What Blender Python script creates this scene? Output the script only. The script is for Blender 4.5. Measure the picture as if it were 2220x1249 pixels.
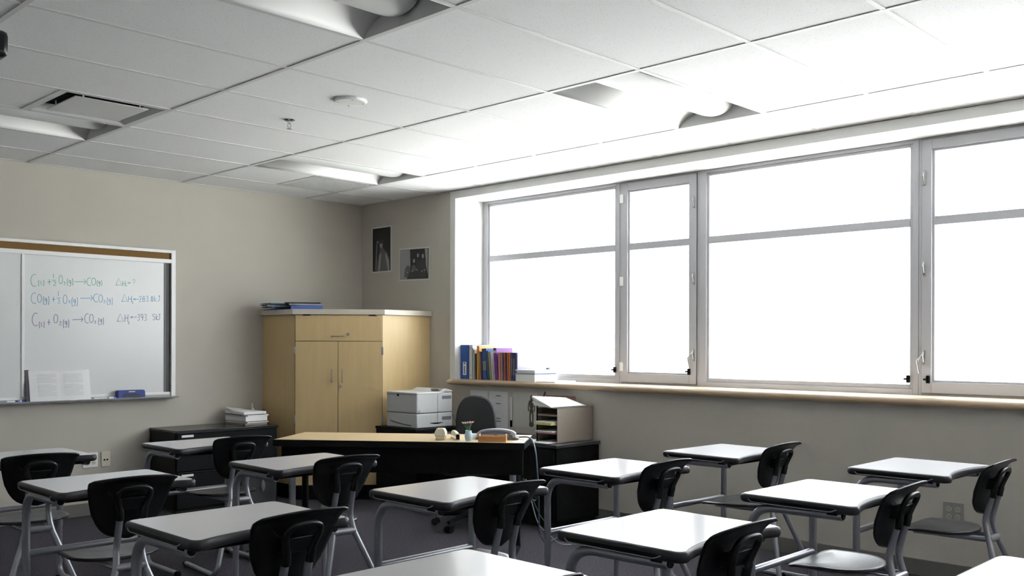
import bpy, bmesh, math, random
from mathutils import Vector, Matrix
random.seed(7)
PI = math.pi
R = math.radians
col = bpy.context.scene.collection
scene = bpy.context.scene
for o in list(bpy.data.objects):
    bpy.data.objects.remove(o)

# ------------------------------------------------------------------ camera
cd = bpy.data.cameras.new('camera')
cam = bpy.data.objects.new('camera', cd); col.objects.link(cam)
cd.sensor_width = 36.0
cd.lens = 36.0 * 2068.45 / 2220.0
cd.shift_y = 0.05567
cd.clip_start = 0.02
yaw, pitch, roll = R(45.716), R(-0.079), R(0.132)
Fv = Vector((math.sin(yaw)*math.cos(pitch), math.cos(yaw)*math.cos(pitch), math.sin(pitch)))
Rv = Vector((math.cos(yaw), -math.sin(yaw), 0)); Uv = Rv.cross(Fv)
R2 = math.cos(roll)*Rv + math.sin(roll)*Uv
U2 = -math.sin(roll)*Rv + math.cos(roll)*Uv
cam.matrix_world = Matrix(((R2.x, U2.x, -Fv.x, -5.676), (R2.y, U2.y, -Fv.y, -7.594), (R2.z, U2.z, -Fv.z, 1.355), (0, 0, 0, 1)))
scene.camera = cam

# ------------------------------------------------------------------ world: bright overcast sky
w = bpy.data.worlds.new('overcast_sky'); scene.world = w; w.use_nodes = True
nt = w.node_tree; bg = nt.nodes['Background']
bg.inputs[0].default_value = (0.96, 0.965, 1.0, 1)
bg.inputs[1].default_value = 8.8
# sun: comes over the roof from behind the building, lights the pale ground outside the windows
sl = bpy.data.lights.new('sun', 'SUN'); sl.energy = 30; sl.angle = R(2); sl.color = (1, .97, .93)
sun = bpy.data.objects.new('sun', sl); col.objects.link(sun)
sun.rotation_euler = Vector((.42, .10, -.90)).to_track_quat('-Z', 'Y').to_euler()
# exposure / view
vs = scene.view_settings
scene.display_settings.display_device = 'sRGB'
vs.view_transform = 'Standard'; vs.look = 'None'; vs.gamma = 1.0; vs.use_curve_mapping = False
vs.exposure = 0.09

# ------------------------------------------------------------------ materials
def newmat(name):
    m = bpy.data.materials.new(name); m.use_nodes = True
    return m, m.node_tree.nodes, m.node_tree.links, m.node_tree.nodes['Principled BSDF']
def mat(name, c, rough=0.5, metal=0.0, spec=0.5, nscale=0, nstr=0.0, bump=0.0, bscale=200, coat=0.0):
    m, N, L, P = newmat(name)
    P.inputs['Base Color'].default_value = (*c, 1)
    P.inputs['Roughness'].default_value = rough
    P.inputs['Metallic'].default_value = metal
    P.inputs['Specular IOR Level'].default_value = spec
    if coat: P.inputs['Coat Weight'].default_value = coat
    tc = N.new('ShaderNodeTexCoord')
    if nstr:
        n = N.new('ShaderNodeTexNoise'); n.inputs['Scale'].default_value = nscale; n.inputs['Detail'].default_value = 6
        L.new(tc.outputs['Object'], n.inputs['Vector'])
        r = N.new('ShaderNodeMapRange'); r.inputs[1].default_value = .3; r.inputs[2].default_value = .7
        r.inputs[3].default_value = 1-nstr; r.inputs[4].default_value = 1+nstr
        L.new(n.outputs['Fac'], r.inputs[0])
        mx = N.new('ShaderNodeVectorMath'); mx.operation = 'SCALE'; mx.inputs[0].default_value = c
        L.new(r.outputs[0], mx.inputs['Scale']); L.new(mx.outputs[0], P.inputs['Base Color'])
    if bump:
        n2 = N.new('ShaderNodeTexNoise'); n2.inputs['Scale'].default_value = bscale; n2.inputs['Detail'].default_value = 4
        L.new(tc.outputs['Object'], n2.inputs['Vector'])
        b = N.new('ShaderNodeBump'); b.inputs['Strength'].default_value = bump; b.inputs['Distance'].default_value = .002
        L.new(n2.outputs['Fac'], b.inputs['Height']); L.new(b.outputs[0], P.inputs['Normal'])
    return m
def mat_wood(name, c1, c2, rough=0.45, axis=2, scale=6, stretch=14):
    m, N, L, P = newmat(name)
    tc = N.new('ShaderNodeTexCoord'); mp = N.new('ShaderNodeMapping')
    s = [stretch]*3; s[axis] = 1.0
    mp.inputs['Scale'].default_value = s
    n = N.new('ShaderNodeTexNoise'); n.inputs['Scale'].default_value = scale; n.inputs['Detail'].default_value = 8; n.inputs['Roughness'].default_value = .65
    cr = N.new('ShaderNodeValToRGB'); cr.color_ramp.elements[0].position = .35; cr.color_ramp.elements[1].position = .68
    cr.color_ramp.elements[0].color = (*c1, 1); cr.color_ramp.elements[1].color = (*c2, 1)
    L.new(tc.outputs['Object'], mp.inputs[0]); L.new(mp.outputs[0], n.inputs['Vector']); L.new(n.outputs['Fac'], cr.inputs[0]); L.new(cr.outputs[0], P.inputs['Base Color'])
    P.inputs['Roughness'].default_value = rough
    return m
def mat_tile():
    m, N, L, P = newmat('ceiling_tile')
    tc = N.new('ShaderNodeTexCoord')
    v = N.new('ShaderNodeTexVoronoi'); v.inputs['Scale'].default_value = 105
    L.new(tc.outputs['Object'], v.inputs['Vector'])
    n = N.new('ShaderNodeTexNoise'); n.inputs['Scale'].default_value = 130; n.inputs['Detail'].default_value = 5
    L.new(tc.outputs['Object'], n.inputs['Vector'])
    r = N.new('ShaderNodeMapRange'); r.inputs[1].default_value = .12; r.inputs[2].default_value = .30; r.inputs[3].default_value = 0; r.inputs[4].default_value = 1
    L.new(v.outputs['Distance'], r.inputs[0])
    r2 = N.new('ShaderNodeMapRange'); r2.inputs[1].default_value = .5; r2.inputs[2].default_value = .62; r2.inputs[3].default_value = 1; r2.inputs[4].default_value = 0
    L.new(n.outputs['Fac'], r2.inputs[0])
    mxx = N.new('ShaderNodeMath'); mxx.operation = 'MAXIMUM'; L.new(r.outputs[0], mxx.inputs[0]); L.new(r2.outputs[0], mxx.inputs[1])
    mx = N.new('ShaderNodeMix'); mx.data_type = 'RGBA'; mx.inputs[6].default_value = (.42, .42, .41, 1); mx.inputs[7].default_value = (.82, .825, .83, 1)
    L.new(mxx.outputs[0], mx.inputs[0]); L.new(mx.outputs[2], P.inputs['Base Color'])
    P.inputs['Roughness'].default_value = .95; P.inputs['Specular IOR Level'].default_value = .1
    return m
def mat_glass():
    m = bpy.data.materials.new('window_glass'); m.use_nodes = True
    N = m.node_tree.nodes; L = m.node_tree.links; N.clear()
    o = N.new('ShaderNodeOutputMaterial'); mx = N.new('ShaderNodeMixShader'); t = N.new('ShaderNodeBsdfTransparent'); g = N.new('ShaderNodeBsdfGlossy')
    t.inputs[0].default_value = (.95, .97, .97, 1); g.inputs['Roughness'].default_value = .02
    lw = N.new('ShaderNodeLayerWeight'); lw.inputs[0].default_value = .5
    pw = N.new('ShaderNodeMath'); pw.operation = 'POWER'; pw.inputs[1].default_value = 5; L.new(lw.outputs['Facing'], pw.inputs[0])
    ma = N.new('ShaderNodeMath'); ma.operation = 'MULTIPLY_ADD'; ma.inputs[1].default_value = .6; ma.inputs[2].default_value = .04; L.new(pw.outputs[0], ma.inputs[0])
    L.new(ma.outputs[0], mx.inputs[0]); L.new(t.outputs[0], mx.inputs[1]); L.new(g.outputs[0], mx.inputs[2]); L.new(mx.outputs[0], o.inputs[0])
    return m
M = {}
M['wallbounce'] = mat('bounce_wall_paint', (.87, .86, .84), .75)  # unseen walls only: made paler than the other walls to bounce more light
M['wall'] = mat('wall_paint', (.515, .485, .425), .75, bump=.25, bscale=260, nscale=3, nstr=.02)
M['casing'] = mat('white_paint', (.72, .72, .70), .55)
M['tile'] = mat_tile()
M['tee'] = mat('grid_white_metal', (.66, .66, .65), .6, spec=.25)
M['carpet'] = mat('carpet', (.070, .066, .079), .97, spec=.1, nscale=90, nstr=.5, bump=.6, bscale=300)
M['base'] = mat('rubber_baseboard', (.16, .155, .14), .6)
M['alu'] = mat('window_aluminium', (.48, .48, .515), .45)
M['alu_dark'] = mat('dark_gasket', (.10, .10, .11), .6)
M['glass'] = mat_glass()
M['sill'] = mat_wood('sill_wood', (.74, .58, .40), (.80, .66, .48), .3, axis=1, scale=2.2, stretch=6)
M['maple'] = mat_wood('maple_laminate', (.62, .455, .225), (.66, .49, .26), .42, axis=2, scale=2.5, stretch=9)
M['mapletop'] = mat_wood('maple_desktop', (.66, .49, .28), (.72, .56, .34), .38, axis=0, scale=3, stretch=7)
M['slab'] = mat('cabinet_top_laminate', (.60, .55, .46), .4)
M['black'] = mat('black_metal', (.008, .009, .010), .5, spec=.12)
M['blackp'] = mat('black_plastic', (.008, .010, .011), .28, spec=.36, bump=.12, bscale=500)
M['seat'] = mat('charcoal_seat_plastic', (.030, .032, .034), .30, bump=.1, bscale=500)
M['lam'] = mat('grey_laminate', (.70, .695, .72), .19, nscale=400, nstr=.03)
M['band'] = mat('charcoal_edge_band', (.024, .024, .030), .42, spec=.35)
M['steel'] = mat('silver_paint_tube', (.33, .34, .37), .30, metal=.6)
M['chrome'] = mat('chrome', (.6, .6, .6), .18, metal=1)
M['nickel'] = mat('satin_nickel', (.38, .375, .36), .35, metal=.8)
M['white'] = mat('white_enamel', (.90, .90, .89), .35)
M['board'] = mat('whiteboard_surface', (.76, .775, .77), .2)
M['cork'] = mat('cork_strip', (.21, .115, .036), .9, nscale=150, nstr=.15)
M['paper'] = mat('paper', (.88, .88, .87), .8)
M['papergrey'] = mat('paper_greyish', (.70, .70, .72), .8)
M['printer'] = mat('printer_plastic', (.56, .57, .57), .5)
M['printerdark'] = mat('printer_grille', (.17, .18, .19), .6)
M['fabric'] = mat('charcoal_fabric', (.032, .035, .037), .95, bump=.5, bscale=600)
M['cream'] = mat('cream_plastic', (.70, .66, .52), .5)
M['beige'] = mat('tan_metal', (.30, .255, .215), .5)
M['reflector'] = mat('light_reflector', (.90, .90, .89), .5)
M['troffer'] = mat('light_housing', (.55, .55, .54), .6)
M['basket'] = mat('light_diffuser', (.68, .69, .68), .55)
M['vent'] = mat('diffuser_metal', (.62, .62, .61), .45)
M['duct'] = mat('duct_dark', (.02, .02, .02), .8)
M['blue'] = mat('blue_vinyl', (.012, .075, .32), .4)
M['ground'] = mat('pale_ground', (.80, .80, .78), .9)
def cmat(name, c, rough=.5): 
    if name not in M: M[name] = mat(name, c, rough)
    return M[name]

# ------------------------------------------------------------------ mesh helpers
class MB:
    def __init__(s): s.v = []; s.f = []
    def add(s, vs, fs):
        b = len(s.v); s.v += [tuple(v) for v in vs]; s.f += [tuple(i+b for i in f) for f in fs]; return s
    def box(s, x0, x1, y0, y1, z0, z1):
        x0, x1 = sorted((x0, x1)); y0, y1 = sorted((y0, y1)); z0, z1 = sorted((z0, z1))
        return s.add([(x0,y0,z0),(x1,y0,z0),(x1,y1,z0),(x0,y1,z0),(x0,y0,z1),(x1,y0,z1),(x1,y1,z1),(x0,y1,z1)],
                     [(0,3,2,1),(4,5,6,7),(0,1,5,4),(1,2,6,5),(2,3,7,6),(3,0,4,7)])
    def obox(s, c, ux, uy, hx, hy, z0, z1):
        c = Vector(c); ux = Vector(ux); uy = Vector(uy)
        p = [c-ux*hx-uy*hy, c+ux*hx-uy*hy, c+ux*hx+uy*hy, c-ux*hx+uy*hy]
        return s.prism([(q.x, q.y) for q in p], z0, z1)
    def prism(s, poly, z0, z1):
        n = len(poly); vs = [(x, y, z0) for x, y in poly]+[(x, y, z1) for x, y in poly]
        fs = [tuple(reversed(range(n))), tuple(range(n, 2*n))]+[(i, (i+1) % n, n+(i+1) % n, n+i) for i in range(n)]
        return s.add(vs, fs)
    def loft(s, rings, cap=True, close=True):
        n = len(rings[0]); b = [v for r in rings for v in r]; fs = []
        for k in range(len(rings)-1):
            for i in range(n if close else n-1):
                j = (i+1) % n; fs.append((k*n+i, k*n+j, (k+1)*n+j, (k+1)*n+i))
        if cap: fs += [tuple(reversed(range(n))), tuple(range((len(rings)-1)*n, len(rings)*n))]
        return s.add(b, fs)
    def tube(s, path, r, n=10, sx=1.0, cap=True, up=None):
        P = [Vector(p) for p in path]; m = len(P)
        rr = r if isinstance(r, (list, tuple)) else [r]*m
        T = []
        for i in range(m):
            a = P[max(i-1, 0)]; b = P[min(i+1, m-1)]; T.append((b-a).normalized())
        u = Vector(up) if up else (Vector((1, 0, 0)) if abs(T[0].x) < .8 else Vector((0, 0, 1)))
        rings = []
        for i in range(m):
            u = (u - T[i]*u.dot(T[i])).normalized(); v = T[i].cross(u)
            rings.append([tuple(P[i]+u*(rr[i]*sx*math.cos(2*PI*k/n))+v*(rr[i]*math.sin(2*PI*k/n))) for k in range(n)])
        return s.loft(rings, cap)
    def lathe(s, prof, c=(0, 0, 0), n=20):
        rings = [[(c[0]+r*math.cos(2*PI*k/n), c[1]+r*math.sin(2*PI*k/n), c[2]+z) for k in range(n)] for r, z in prof]
        return s.loft(rings)
    def quad(s, a, b, c, d): return s.add([a, b, c, d], [(0, 1, 2, 3)])
    def build(s, name, m, parent=None, bevel=0, smooth=True, ang=35, solid=0, weld=False):
        me = bpy.data.meshes.new(name); me.from_pydata(s.v, [], s.f); me.update()
        bm = bmesh.new(); bm.from_mesh(me)
        if weld: bmesh.ops.remove_doubles(bm, verts=bm.verts, dist=1e-5)
        bmesh.ops.recalc_face_normals(bm, faces=bm.faces); bm.to_mesh(me); bm.free()
        me.materials.append(m)
        if smooth:
            for p in me.polygons: p.use_smooth = True
            try: me.set_sharp_from_angle(angle=R(ang))
            except Exception: pass
        o = bpy.data.objects.new(name, me); col.objects.link(o)
        if parent: o.parent = parent
        if solid:
            q = o.modifiers.new('solid', 'SOLIDIFY'); q.thickness = solid; q.offset = 0
        if bevel:
            q = o.modifiers.new('bevel', 'BEVEL'); q.width = bevel; q.segments = 2; q.limit_method = 'ANGLE'; q.angle_limit = R(40)
        return o
def arc(pts, rad, seg=5):
    """polyline with rounded inner corners"""
    P = [Vector(p) for p in pts]; out = [P[0]]
    for i in range(1, len(P)-1):
        r = rad[i-1] if isinstance(rad, (list, tuple)) else rad
        a = (P[i-1]-P[i]); b = (P[i+1]-P[i]); d = min(r, a.length*.49, b.length*.49)
        a = P[i]+a.normalized()*d; b = P[i]+b.normalized()*d
        for k in range(seg+1):
            t = k/seg; out.append(a*(1-t)**2+P[i]*2*t*(1-t)+b*t*t)
    out.append(P[-1]); return out
def thing(name, label, cat, loc=(0, 0, 0), rz=0, group=None):
    o = bpy.data.objects.new(name, None); col.objects.link(o); o.empty_display_size = .1
    o.location = loc; o.rotation_euler = (0, 0, rz); o['label'] = label; o['category'] = cat
    if group: o['group'] = group
    return o
def tag(o, label, cat, group=None):
    o['label'] = label; o['category'] = cat
    if group: o['group'] = group
    return o
def struct(o, label=None):
    o['kind'] = 'structure'
    if label: o['label'] = label
    return o
def dup(root, loc, rz, label):
    r = root.copy(); col.objects.link(r); r.location = loc; r.rotation_euler = (0, 0, rz); r['label'] = label
    for ch in list(root.children):
        c = ch.copy(); col.objects.link(c); c.parent = r
        for g in list(ch.children):
            d = g.copy(); col.objects.link(d); d.parent = c
    return r

# ------------------------------------------------------------------ room shell
H = 2.703
XL, YB = -7.4, -8.9
struct(MB().box(XL-.2, .45, YB-.2, .2, -.1, 0).build('floor', M['carpet'], smooth=False))
g = MB().box(.46, 60, -45, 40, -.75, -.6).build('ground', M['ground'], smooth=False); struct(g)
# whiteboard wall (y = 0) and the unseen walls behind the camera, paler to bounce light
struct(MB().box(XL-.2, .45, 0, .2, 0, H+.3).build('wall_back', M['wall'], smooth=False))
struct(MB().box(XL-.2, XL, YB-.2, 0, 0, H+.3).build('wall_left', M['wallbounce'], smooth=False))
struct(MB().box(XL, .45, YB-.2, YB, 0, H+.3).build('wall_front', M['wallbounce'], smooth=False))
# window wall (x = 0) with one long opening
OY0, OY1, OZ0, OZ1 = -1.36, -8.2, .997, 2.64
wr = MB()
wr.box(0, .40, OY0, 0, 0, H+.3); wr.box(0, .40, YB, OY1, 0, H+.3)
wr.box(0, .40, OY1, OY0, 0, OZ0); wr.box(0, .40, OY1, OY0, OZ1, H+.3)
struct(wr.build('wall_right', M['wall'], smooth=False, weld=False))
# painted jambs, head and flat casing round the opening
c = MB()
c.box(.0005, .345, OY0-.005, OY0-.0005, 1.042, OZ1-.006); c.box(.0005, .345, OY1+.0005, OY1+.005, 1.042, OZ1-.006)
c.box(.0005, .345, OY1+.0005, OY0-.0005, OZ1-.006, OZ1-.0005)
c.box(-.010, -.0003, OY0-.006, OY0+.06, 1.042, H-.006); c.box(-.010, -.0003, OY1, OY0-.006, OZ1-.008, H-.006)
struct(c.build('trim_1', M['casing'], smooth=False))
# sill with bullnose front
s = MB()
prof = [(.345, 1.042), (-.03, 1.042)]
for k in range(9):
    a = PI/2+PI*k/8; prof.append((-.032+.0225*math.cos(a), 1.0195+.0225*math.sin(a)))
prof += [(.345, .997)]
y0, y1 = -1.30, OY1-.05
def sillring(y, s_=1.0): return [(x if x > -.03 else -.032+(x+.032)*s_, y, z) for x, z in prof]
# body inside the opening and nose lapping the wall
s.loft([[(max(x, -.0545), yy, z) for x, z in prof] for yy in (OY0-.001, OY1+.001)])
nose = [(x if x < -.001 else -.001, z) for x, z in prof]
rings = [[(x, y0+.0, z*0+1.0195+(z-1.0195)*.55) for x, z in nose]]
rings = [[(-.0545+(x+.0545)*1.0, y0-.0+0, 1.0195+(z-1.0195)*.5) for x, z in nose], [(x, y0-.010, 1.0195+(z-1.0195)*.85) for x, z in nose], [(x, y0-.025, z) for x, z in nose], [(x, y1, z) for x, z in nose]]
s.loft(rings)
o = s.build('trim_2', M['sill'], ang=40); struct(o, 'pale wooden window sill with rounded nosing')
# baseboards
struct(MB().box(XL, 0, -.012, 0, 0, .10).build('baseboard_back', M['base'], bevel=.004))
struct(MB().box(-.012, 0, YB, -.012, 0, .10).build('baseboard_right', M['base'], bevel=.004))

# ------------------------------------------------------------------ ceiling grid
GX = [-.654-1.2192*k for k in range(0, 7)]
GY0 = .117
GY = [GY0-.6096*j for j in range(1, 17)]
xs = [0]+GX+[XL]; ys = [0]+GY+[YB]
def cell(cx, cy): return (cx, cy)
# recessed items: (kind, grid column left line idx, row j) -> x range [GX[i+1],GX[i]], y range [GY[j],GY[j-1]]
lights = [(0, 2), (2, 2), (2, 7), (0, 7)]    # (column i, row j)
diffuser = (2, 3); grille = (0, 1)
t = MB()
TZ = H+.004
for i in range(len(xs)-1):
    for j in range(len(ys)-1):
        x1, x0 = xs[i], xs[i+1]; ya, yb = ys[j], ys[j+1]
        ci, rj = i-1, j
        if (ci, rj) in lights: continue
        xa = x1
        if (ci, rj) in (diffuser, grille): xa = x1-.6096
        t.box(x0, xa, yb, ya, TZ, TZ+.015)
struct(t.build('ceiling', M['tile'], smooth=False))
struct(MB().box(XL-.2, .45, YB-.2, .2, H+.3, H+.4).build('ceiling_slab', M['duct'], smooth=False))
g = MB(); hw = .012
for x in GX: g.box(x-hw, x+hw, YB, 0, H, H+.030)
for yy in GY:
    for i in range(len(xs)-1):
        a = xs[i]-(hw if i else 0); b = xs[i+1]+(hw if i < len(xs)-2 else 0)
        g.box(b, a, yy-hw, yy+hw, H+.0006, H+.026)
for (ci, rj) in (diffuser, grille): g.box(GX[ci]-.6096-hw, GX[ci]-.6096+hw, GY[rj]+hw, GY[rj-1]-hw, H, H+.03)
# wall angle
g.box(XL, 0, -.022, 0, H, H+.012); g.box(-.022, 0, YB, -.022, H, H+.012)
struct(g.build('trim_3', M['tee'], smooth=False))

def troffer(i, j, label):
    x1, x0 = GX[i]-hw, GX[i+1]+hw; ya, yb = GY[j-1]-hw, GY[j]+hw
    cx, cy = (x0+x1)/2, (ya+yb)/2; hx, hy = (x1-x0)/2, (ya-yb)/2
    t = thing('ceiling_light', label, 'ceiling light', (cx, cy, H), 0, 'recessed ceiling lights')
    D = .088
    m = MB()
    m.box(-hx, -hx+.004, -hy, hy, 0, D); m.box(hx-.004, hx, -hy, hy, 0, D)
    m.box(-hx, hx, -hy, hy, D, D+.004)
    m.build('housing', M['troffer'], t, smooth=False)
    for sgn in (1, -1):
        pr = []
        for k in range(9):
            a = k/8; pr.append((sgn*(hy-.002-(hy-.10)*a**1.25), .001+(D-.006)*math.sin(a*PI/2)**.9))
        q = MB(); n = len(pr)
        # slope ends slant inward at the ends
        L0 = [(-hx+.004, y, z) for y, z in pr]; L1 = [(hx-.004-.0*z, y, z) for y, z in pr]
        q.loft([L0, L1], cap=False, close=False)
        q.build('reflector', M['reflector'], t, solid=.002)
    b = MB(); rings = []
    for (xx, sc) in ((-hx+.012, .35), (-hx+.018, .7), (-hx+.035, .92), (-hx+.07, 1), (hx-.07, 1), (hx-.035, .92), (hx-.018, .7), (hx-.012, .35)):
        rings.append([(xx, .112*math.cos(a)*(.6+.4*sc), .082-.060*math.sin(a)*sc) for a in [PI*k/14 for k in range(15)]])
    b.loft(rings, cap=True, close=True)
    b.build('diffuser_basket', M['basket'], t)
    return t
troffer(2, 7, 'large recessed ceiling light cut off by the top edge of the photo')
troffer(0, 7, 'recessed ceiling light closest to the big window, washed out by daylight')
troffer(0, 2, 'recessed ceiling light above the corner cabinet, beside the return grille')
troffer(2, 2, 'recessed ceiling light beside the square air diffuser, above the whiteboard')
# air diffuser with floating plaque
i, j = diffuser
cx, cy = GX[i]-.3048, (GY[j-1]+GY[j])/2
d = thing('air_diffuser', 'square ceiling air diffuser with a floating flat plaque', 'air vent', (cx, cy, H))
h = .292
m = MB()
o1 = [(-h, -h, .0), (h, -h, .0), (h, h, .0), (-h, h, .0)]; 
def sq(a, z): return [(-a, -a, z), (a, -a, z), (a, a, z), (-a, a, z)]
m.loft([sq(h, .0), sq(h-.018, .001), sq(h-.060, .045)], cap=False)
m.build('cone_frame', M['vent'], d, ang=20)
MB().loft([sq(h-.060, .045), sq(h-.062, .2)], cap=False).build('duct_collar', M['duct'], d)
MB().box(-h+.07, h-.07, -h+.07, h-.07, .19, .2).build('duct_cap', M['duct'], d)
MB().box(-.208, .208, -.208, .208, .002, .008).build('plaque', M['vent'], d, bevel=.002)
for sx in (-1, 1):
    for sy in (-1, 1): MB().box(sx*.16-.004, sx*.16+.004, sy*.200-.003, sy*.200+.003, .008, .06).build('bracket', M['white'], d)
# return grille
i, j = grille
cx, cy = GX[i]-.3048, (GY[j-1]+GY[j])/2
d = thing('return_grille', 'square pale blue-grey return air grille in the ceiling', 'air vent', (cx, cy, H))
m = MB(); m.box(-h, h, -h, -h+.03, 0, .012); m.box(-h, h, h-.03, h, 0, .012); m.box(-h, -h+.03, -h, h, 0, .012); m.box(h-.03, h, -h, h, 0, .012)
m.build('frame', M['vent'], d, smooth=False)
m = MB()
for k in range(1, 22):
    q = -h+.03+k*(2*h-.06)/22; m.box(q-.001, q+.001, -h+.03, h-.03, .0, .015); m.box(-h+.03, h-.03, q-.001, q+.001, .0, .015)
m.build('eggcrate_core', M['vent'], d, smooth=False)
MB().box(-h+.02, h-.02, -h+.02, h-.02, .016, .018).build('filter_backing', cmat('filter_grey', (.40, .44, .47)), d, smooth=False)
# speaker disc and sprinkler
d = thing('ceiling_disc', 'round white blank cover plate on the ceiling', 'cover plate', (-2.506, -3.244, TZ))
MB().lathe([(.001, 0), (.088, 0), (.092, -.006), (.084, -.014), (.001, -.016)], n=40).build('plate', M['white'], d)
for k in range(4):
    a = PI/4+PI/2*k+.3; MB().lathe([(.001, -.018), (.004, -.018), (.004, -.014), (.001, -.013)], (.07*math.cos(a), .07*math.sin(a), 0), 8).build('screw', M['nickel'], d)
d = thing('fire_sprinkler', 'small chrome fire sprinkler head hanging from the ceiling', 'sprinkler', (-2.487, -2.597, TZ))
MB().lathe([(.001, 0), (.036, 0), (.036, -.003), (.022, -.010), (.001, -.011)], n=24).build('escutcheon', M['chrome'], d)
MB().lathe([(.001, -.010), (.010, -.010), (.009, -.026), (.001, -.027)], n=12).build('body', M['chrome'], d)
for sx in (-1, 1): MB().tube([(sx*.009, 0, -.024), (sx*.013, 0, -.038), (sx*.003, 0, -.054)], .0025, 6).build('yoke_arm', M['chrome'], d)
MB().lathe([(.001, -.054), (.016, -.055), (.016, -.057), (.001, -.058)], n=16).build('deflector', M['chrome'], d)
# ceiling projector, only its corner shows
d = thing('projector', 'black projector hanging from ceiling, just its edge visible at far left', 'projector', (-4.60, -3.62, 2.46))
MB().box(-.165, .165, -.14, .14, -.04, .06).build('body', M['blackp'], d, bevel=.02)
MB().tube([(0, 0, .06), (0, 0, .255)], .02, 12).build('mount_pole', M['black'], d)
MB().tube([(.02, .139, .0), (.02, .165, .0)], .03, 16).build('lens', M['chrome'], d)
MB().box(.160, .167, -.10, .10, -.012, -.006).build('highlight_line', M['white'], d)  # white strip drawn as a highlight on the black casing

# ------------------------------------------------------------------ windows
FX = .33
def frame_rect(m, ya, yb, za, zb, t, x0, x1):
    """rectangular ring in the y-z plane, members of width t (l,r,b,top)"""
    l, r_, b, tp = t
    m.box(x0, x1, ya-l, ya, za, zb); m.box(x0, x1, yb, yb+r_, za, zb)
    m.box(x0, x1, yb+r_, ya-l, za, za+b); m.box(x0, x1, yb+r_, ya-l, zb-tp, zb)
def window(n, ya, yb, kind):
    """ya > yb; from sill to head"""
    w = bpy.data.objects.new('window_%d' % n, None); col.objects.link(w); w['kind'] = 'structure'
    z0, z1 = 1.042, OZ1-.006
    m = MB()
    if kind == 'fixed':
        l = .06
        frame_rect(m, ya, yb, z0, z1, (l, .035 if n != 1 else .035, .035, .025), FX, FX+.06)
        m.build('outer_frame', M['alu'], w, bevel=.002)
        m = MB()
        a, b = ya-l, yb+.035
        if n == 1: 
            pass
        frame_rect(m, a, b, z0+.035, z1-.025, (.018, .022, .028, .02), FX+.012, FX+.055)
        m.build('glazing_bead', M['alu'], w, bevel=.002)
        a -= .018; b += .022; za, zb = z0+.063, z1-.045
    else:
        frame_rect(m, ya, yb, z0, z1, (.02, .02, .012, .012), FX+.004, FX+.06)
        m.build('outer_frame', M['alu'], w, bevel=.002)
        m = MB(); frame_rect(m, ya-.022, yb+.022, z0+.014, z1-.014, (.060, .060, .068, .060), FX-.008, FX+.05)
        m.build('sash', M['alu'], w, bevel=.003)
        a, b, za, zb = ya-.082, yb+.082, z0+.082, z1-.074
        m = MB(); frame_rect(m, a, b, za, zb, (.014, .014, .012, .014), FX+.006, FX+.045)
        m.build('glazing_bead', M['alu'], w, bevel=.002)
        a -= .014; b += .014; za += .012; zb -= .014
        m = MB(); frame_rect(m, ya-.020, yb+.020, z0+.012, z1-.012, (.003, .003, .003, .003), FX-.002, FX+.02)
        m.build('gasket', M['alu_dark'], w, smooth=False)
    MB().box(FX+.008, FX+.05, b, a, 2.092, 2.145).build('transom_bar', M['alu'], w, bevel=.002)
    MB().box(FX+.030, FX+.034, b-.005, a+.005, za-.005, zb+.005).build('pane', M['glass'], w, smooth=False)
    return w
W1 = window(1, -1.366, -2.925, 'fixed')
W2 = window(2, -2.925, -3.665, 'case')
W3 = window(3, -3.665, -5.262, 'fixed')
W4 = window(4, -5.262, -5.975, 'case')
W5 = window(5, -5.975, -7.50, 'fixed')  # unseen window, added past the visible row to let in daylight
W6 = window(6, -7.50, -8.194, 'case')
def hinge(w, y, z): MB().box(FX-.018, FX-.004, y-.012, y+.016, z-.035, z+.035).build('hinge', M['white'], w, bevel=.003)
for z in (2.50, 1.849, 1.176): hinge(W2, -2.955, z)
def latch(w, y, z, lever=False, s=1):
    o = MB().box(FX-.016, FX-.008, y-.010, y+.010, z-.045, z+.045).build('latch', M['nickel'], w, bevel=.003)
    MB().tube([(FX-.018, y, z+.035), (FX-.034, y, z+.01), (FX-.02, y, z-.03)], .005, 8).build('latch_lever', M['nickel'], o)
    if lever: MB().tube([(FX-.018, y+.002, z+.02), (FX-.05, y+.025, z-.02), (FX-.045, y+.012, z-.10)], .006, 8).build('latch_handle', M['nickel'], o)
latch(W2, -3.625, 2.407); latch(W2, -3.625, 1.844); latch(W2, -3.625, 1.273, True)
latch(W4, -5.300, 2.385); latch(W4, -5.300, 1.827); latch(W4, -5.300, 1.276, True)
def knob(w, y, z):
    MB().lathe([(.001, 0), (.014, 0)], (0, 0, 0)) 
    o = MB().box(FX-.022, FX-.004, y-.012, y+.012, z-.024, z+.024).build('locking_knob', M['black'], w, bevel=.006)
    MB().box(FX-.034, FX-.022, y+.004, y+.022, z-.006, z+.006).build('knob_tab', M['black'], o, bevel=.002)
knob(W1, -2.888, 1.150); knob(W2, -3.585, 1.150); knob(W3, -5.205, 1.140); knob(W4, -5.326, 1.140)

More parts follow.
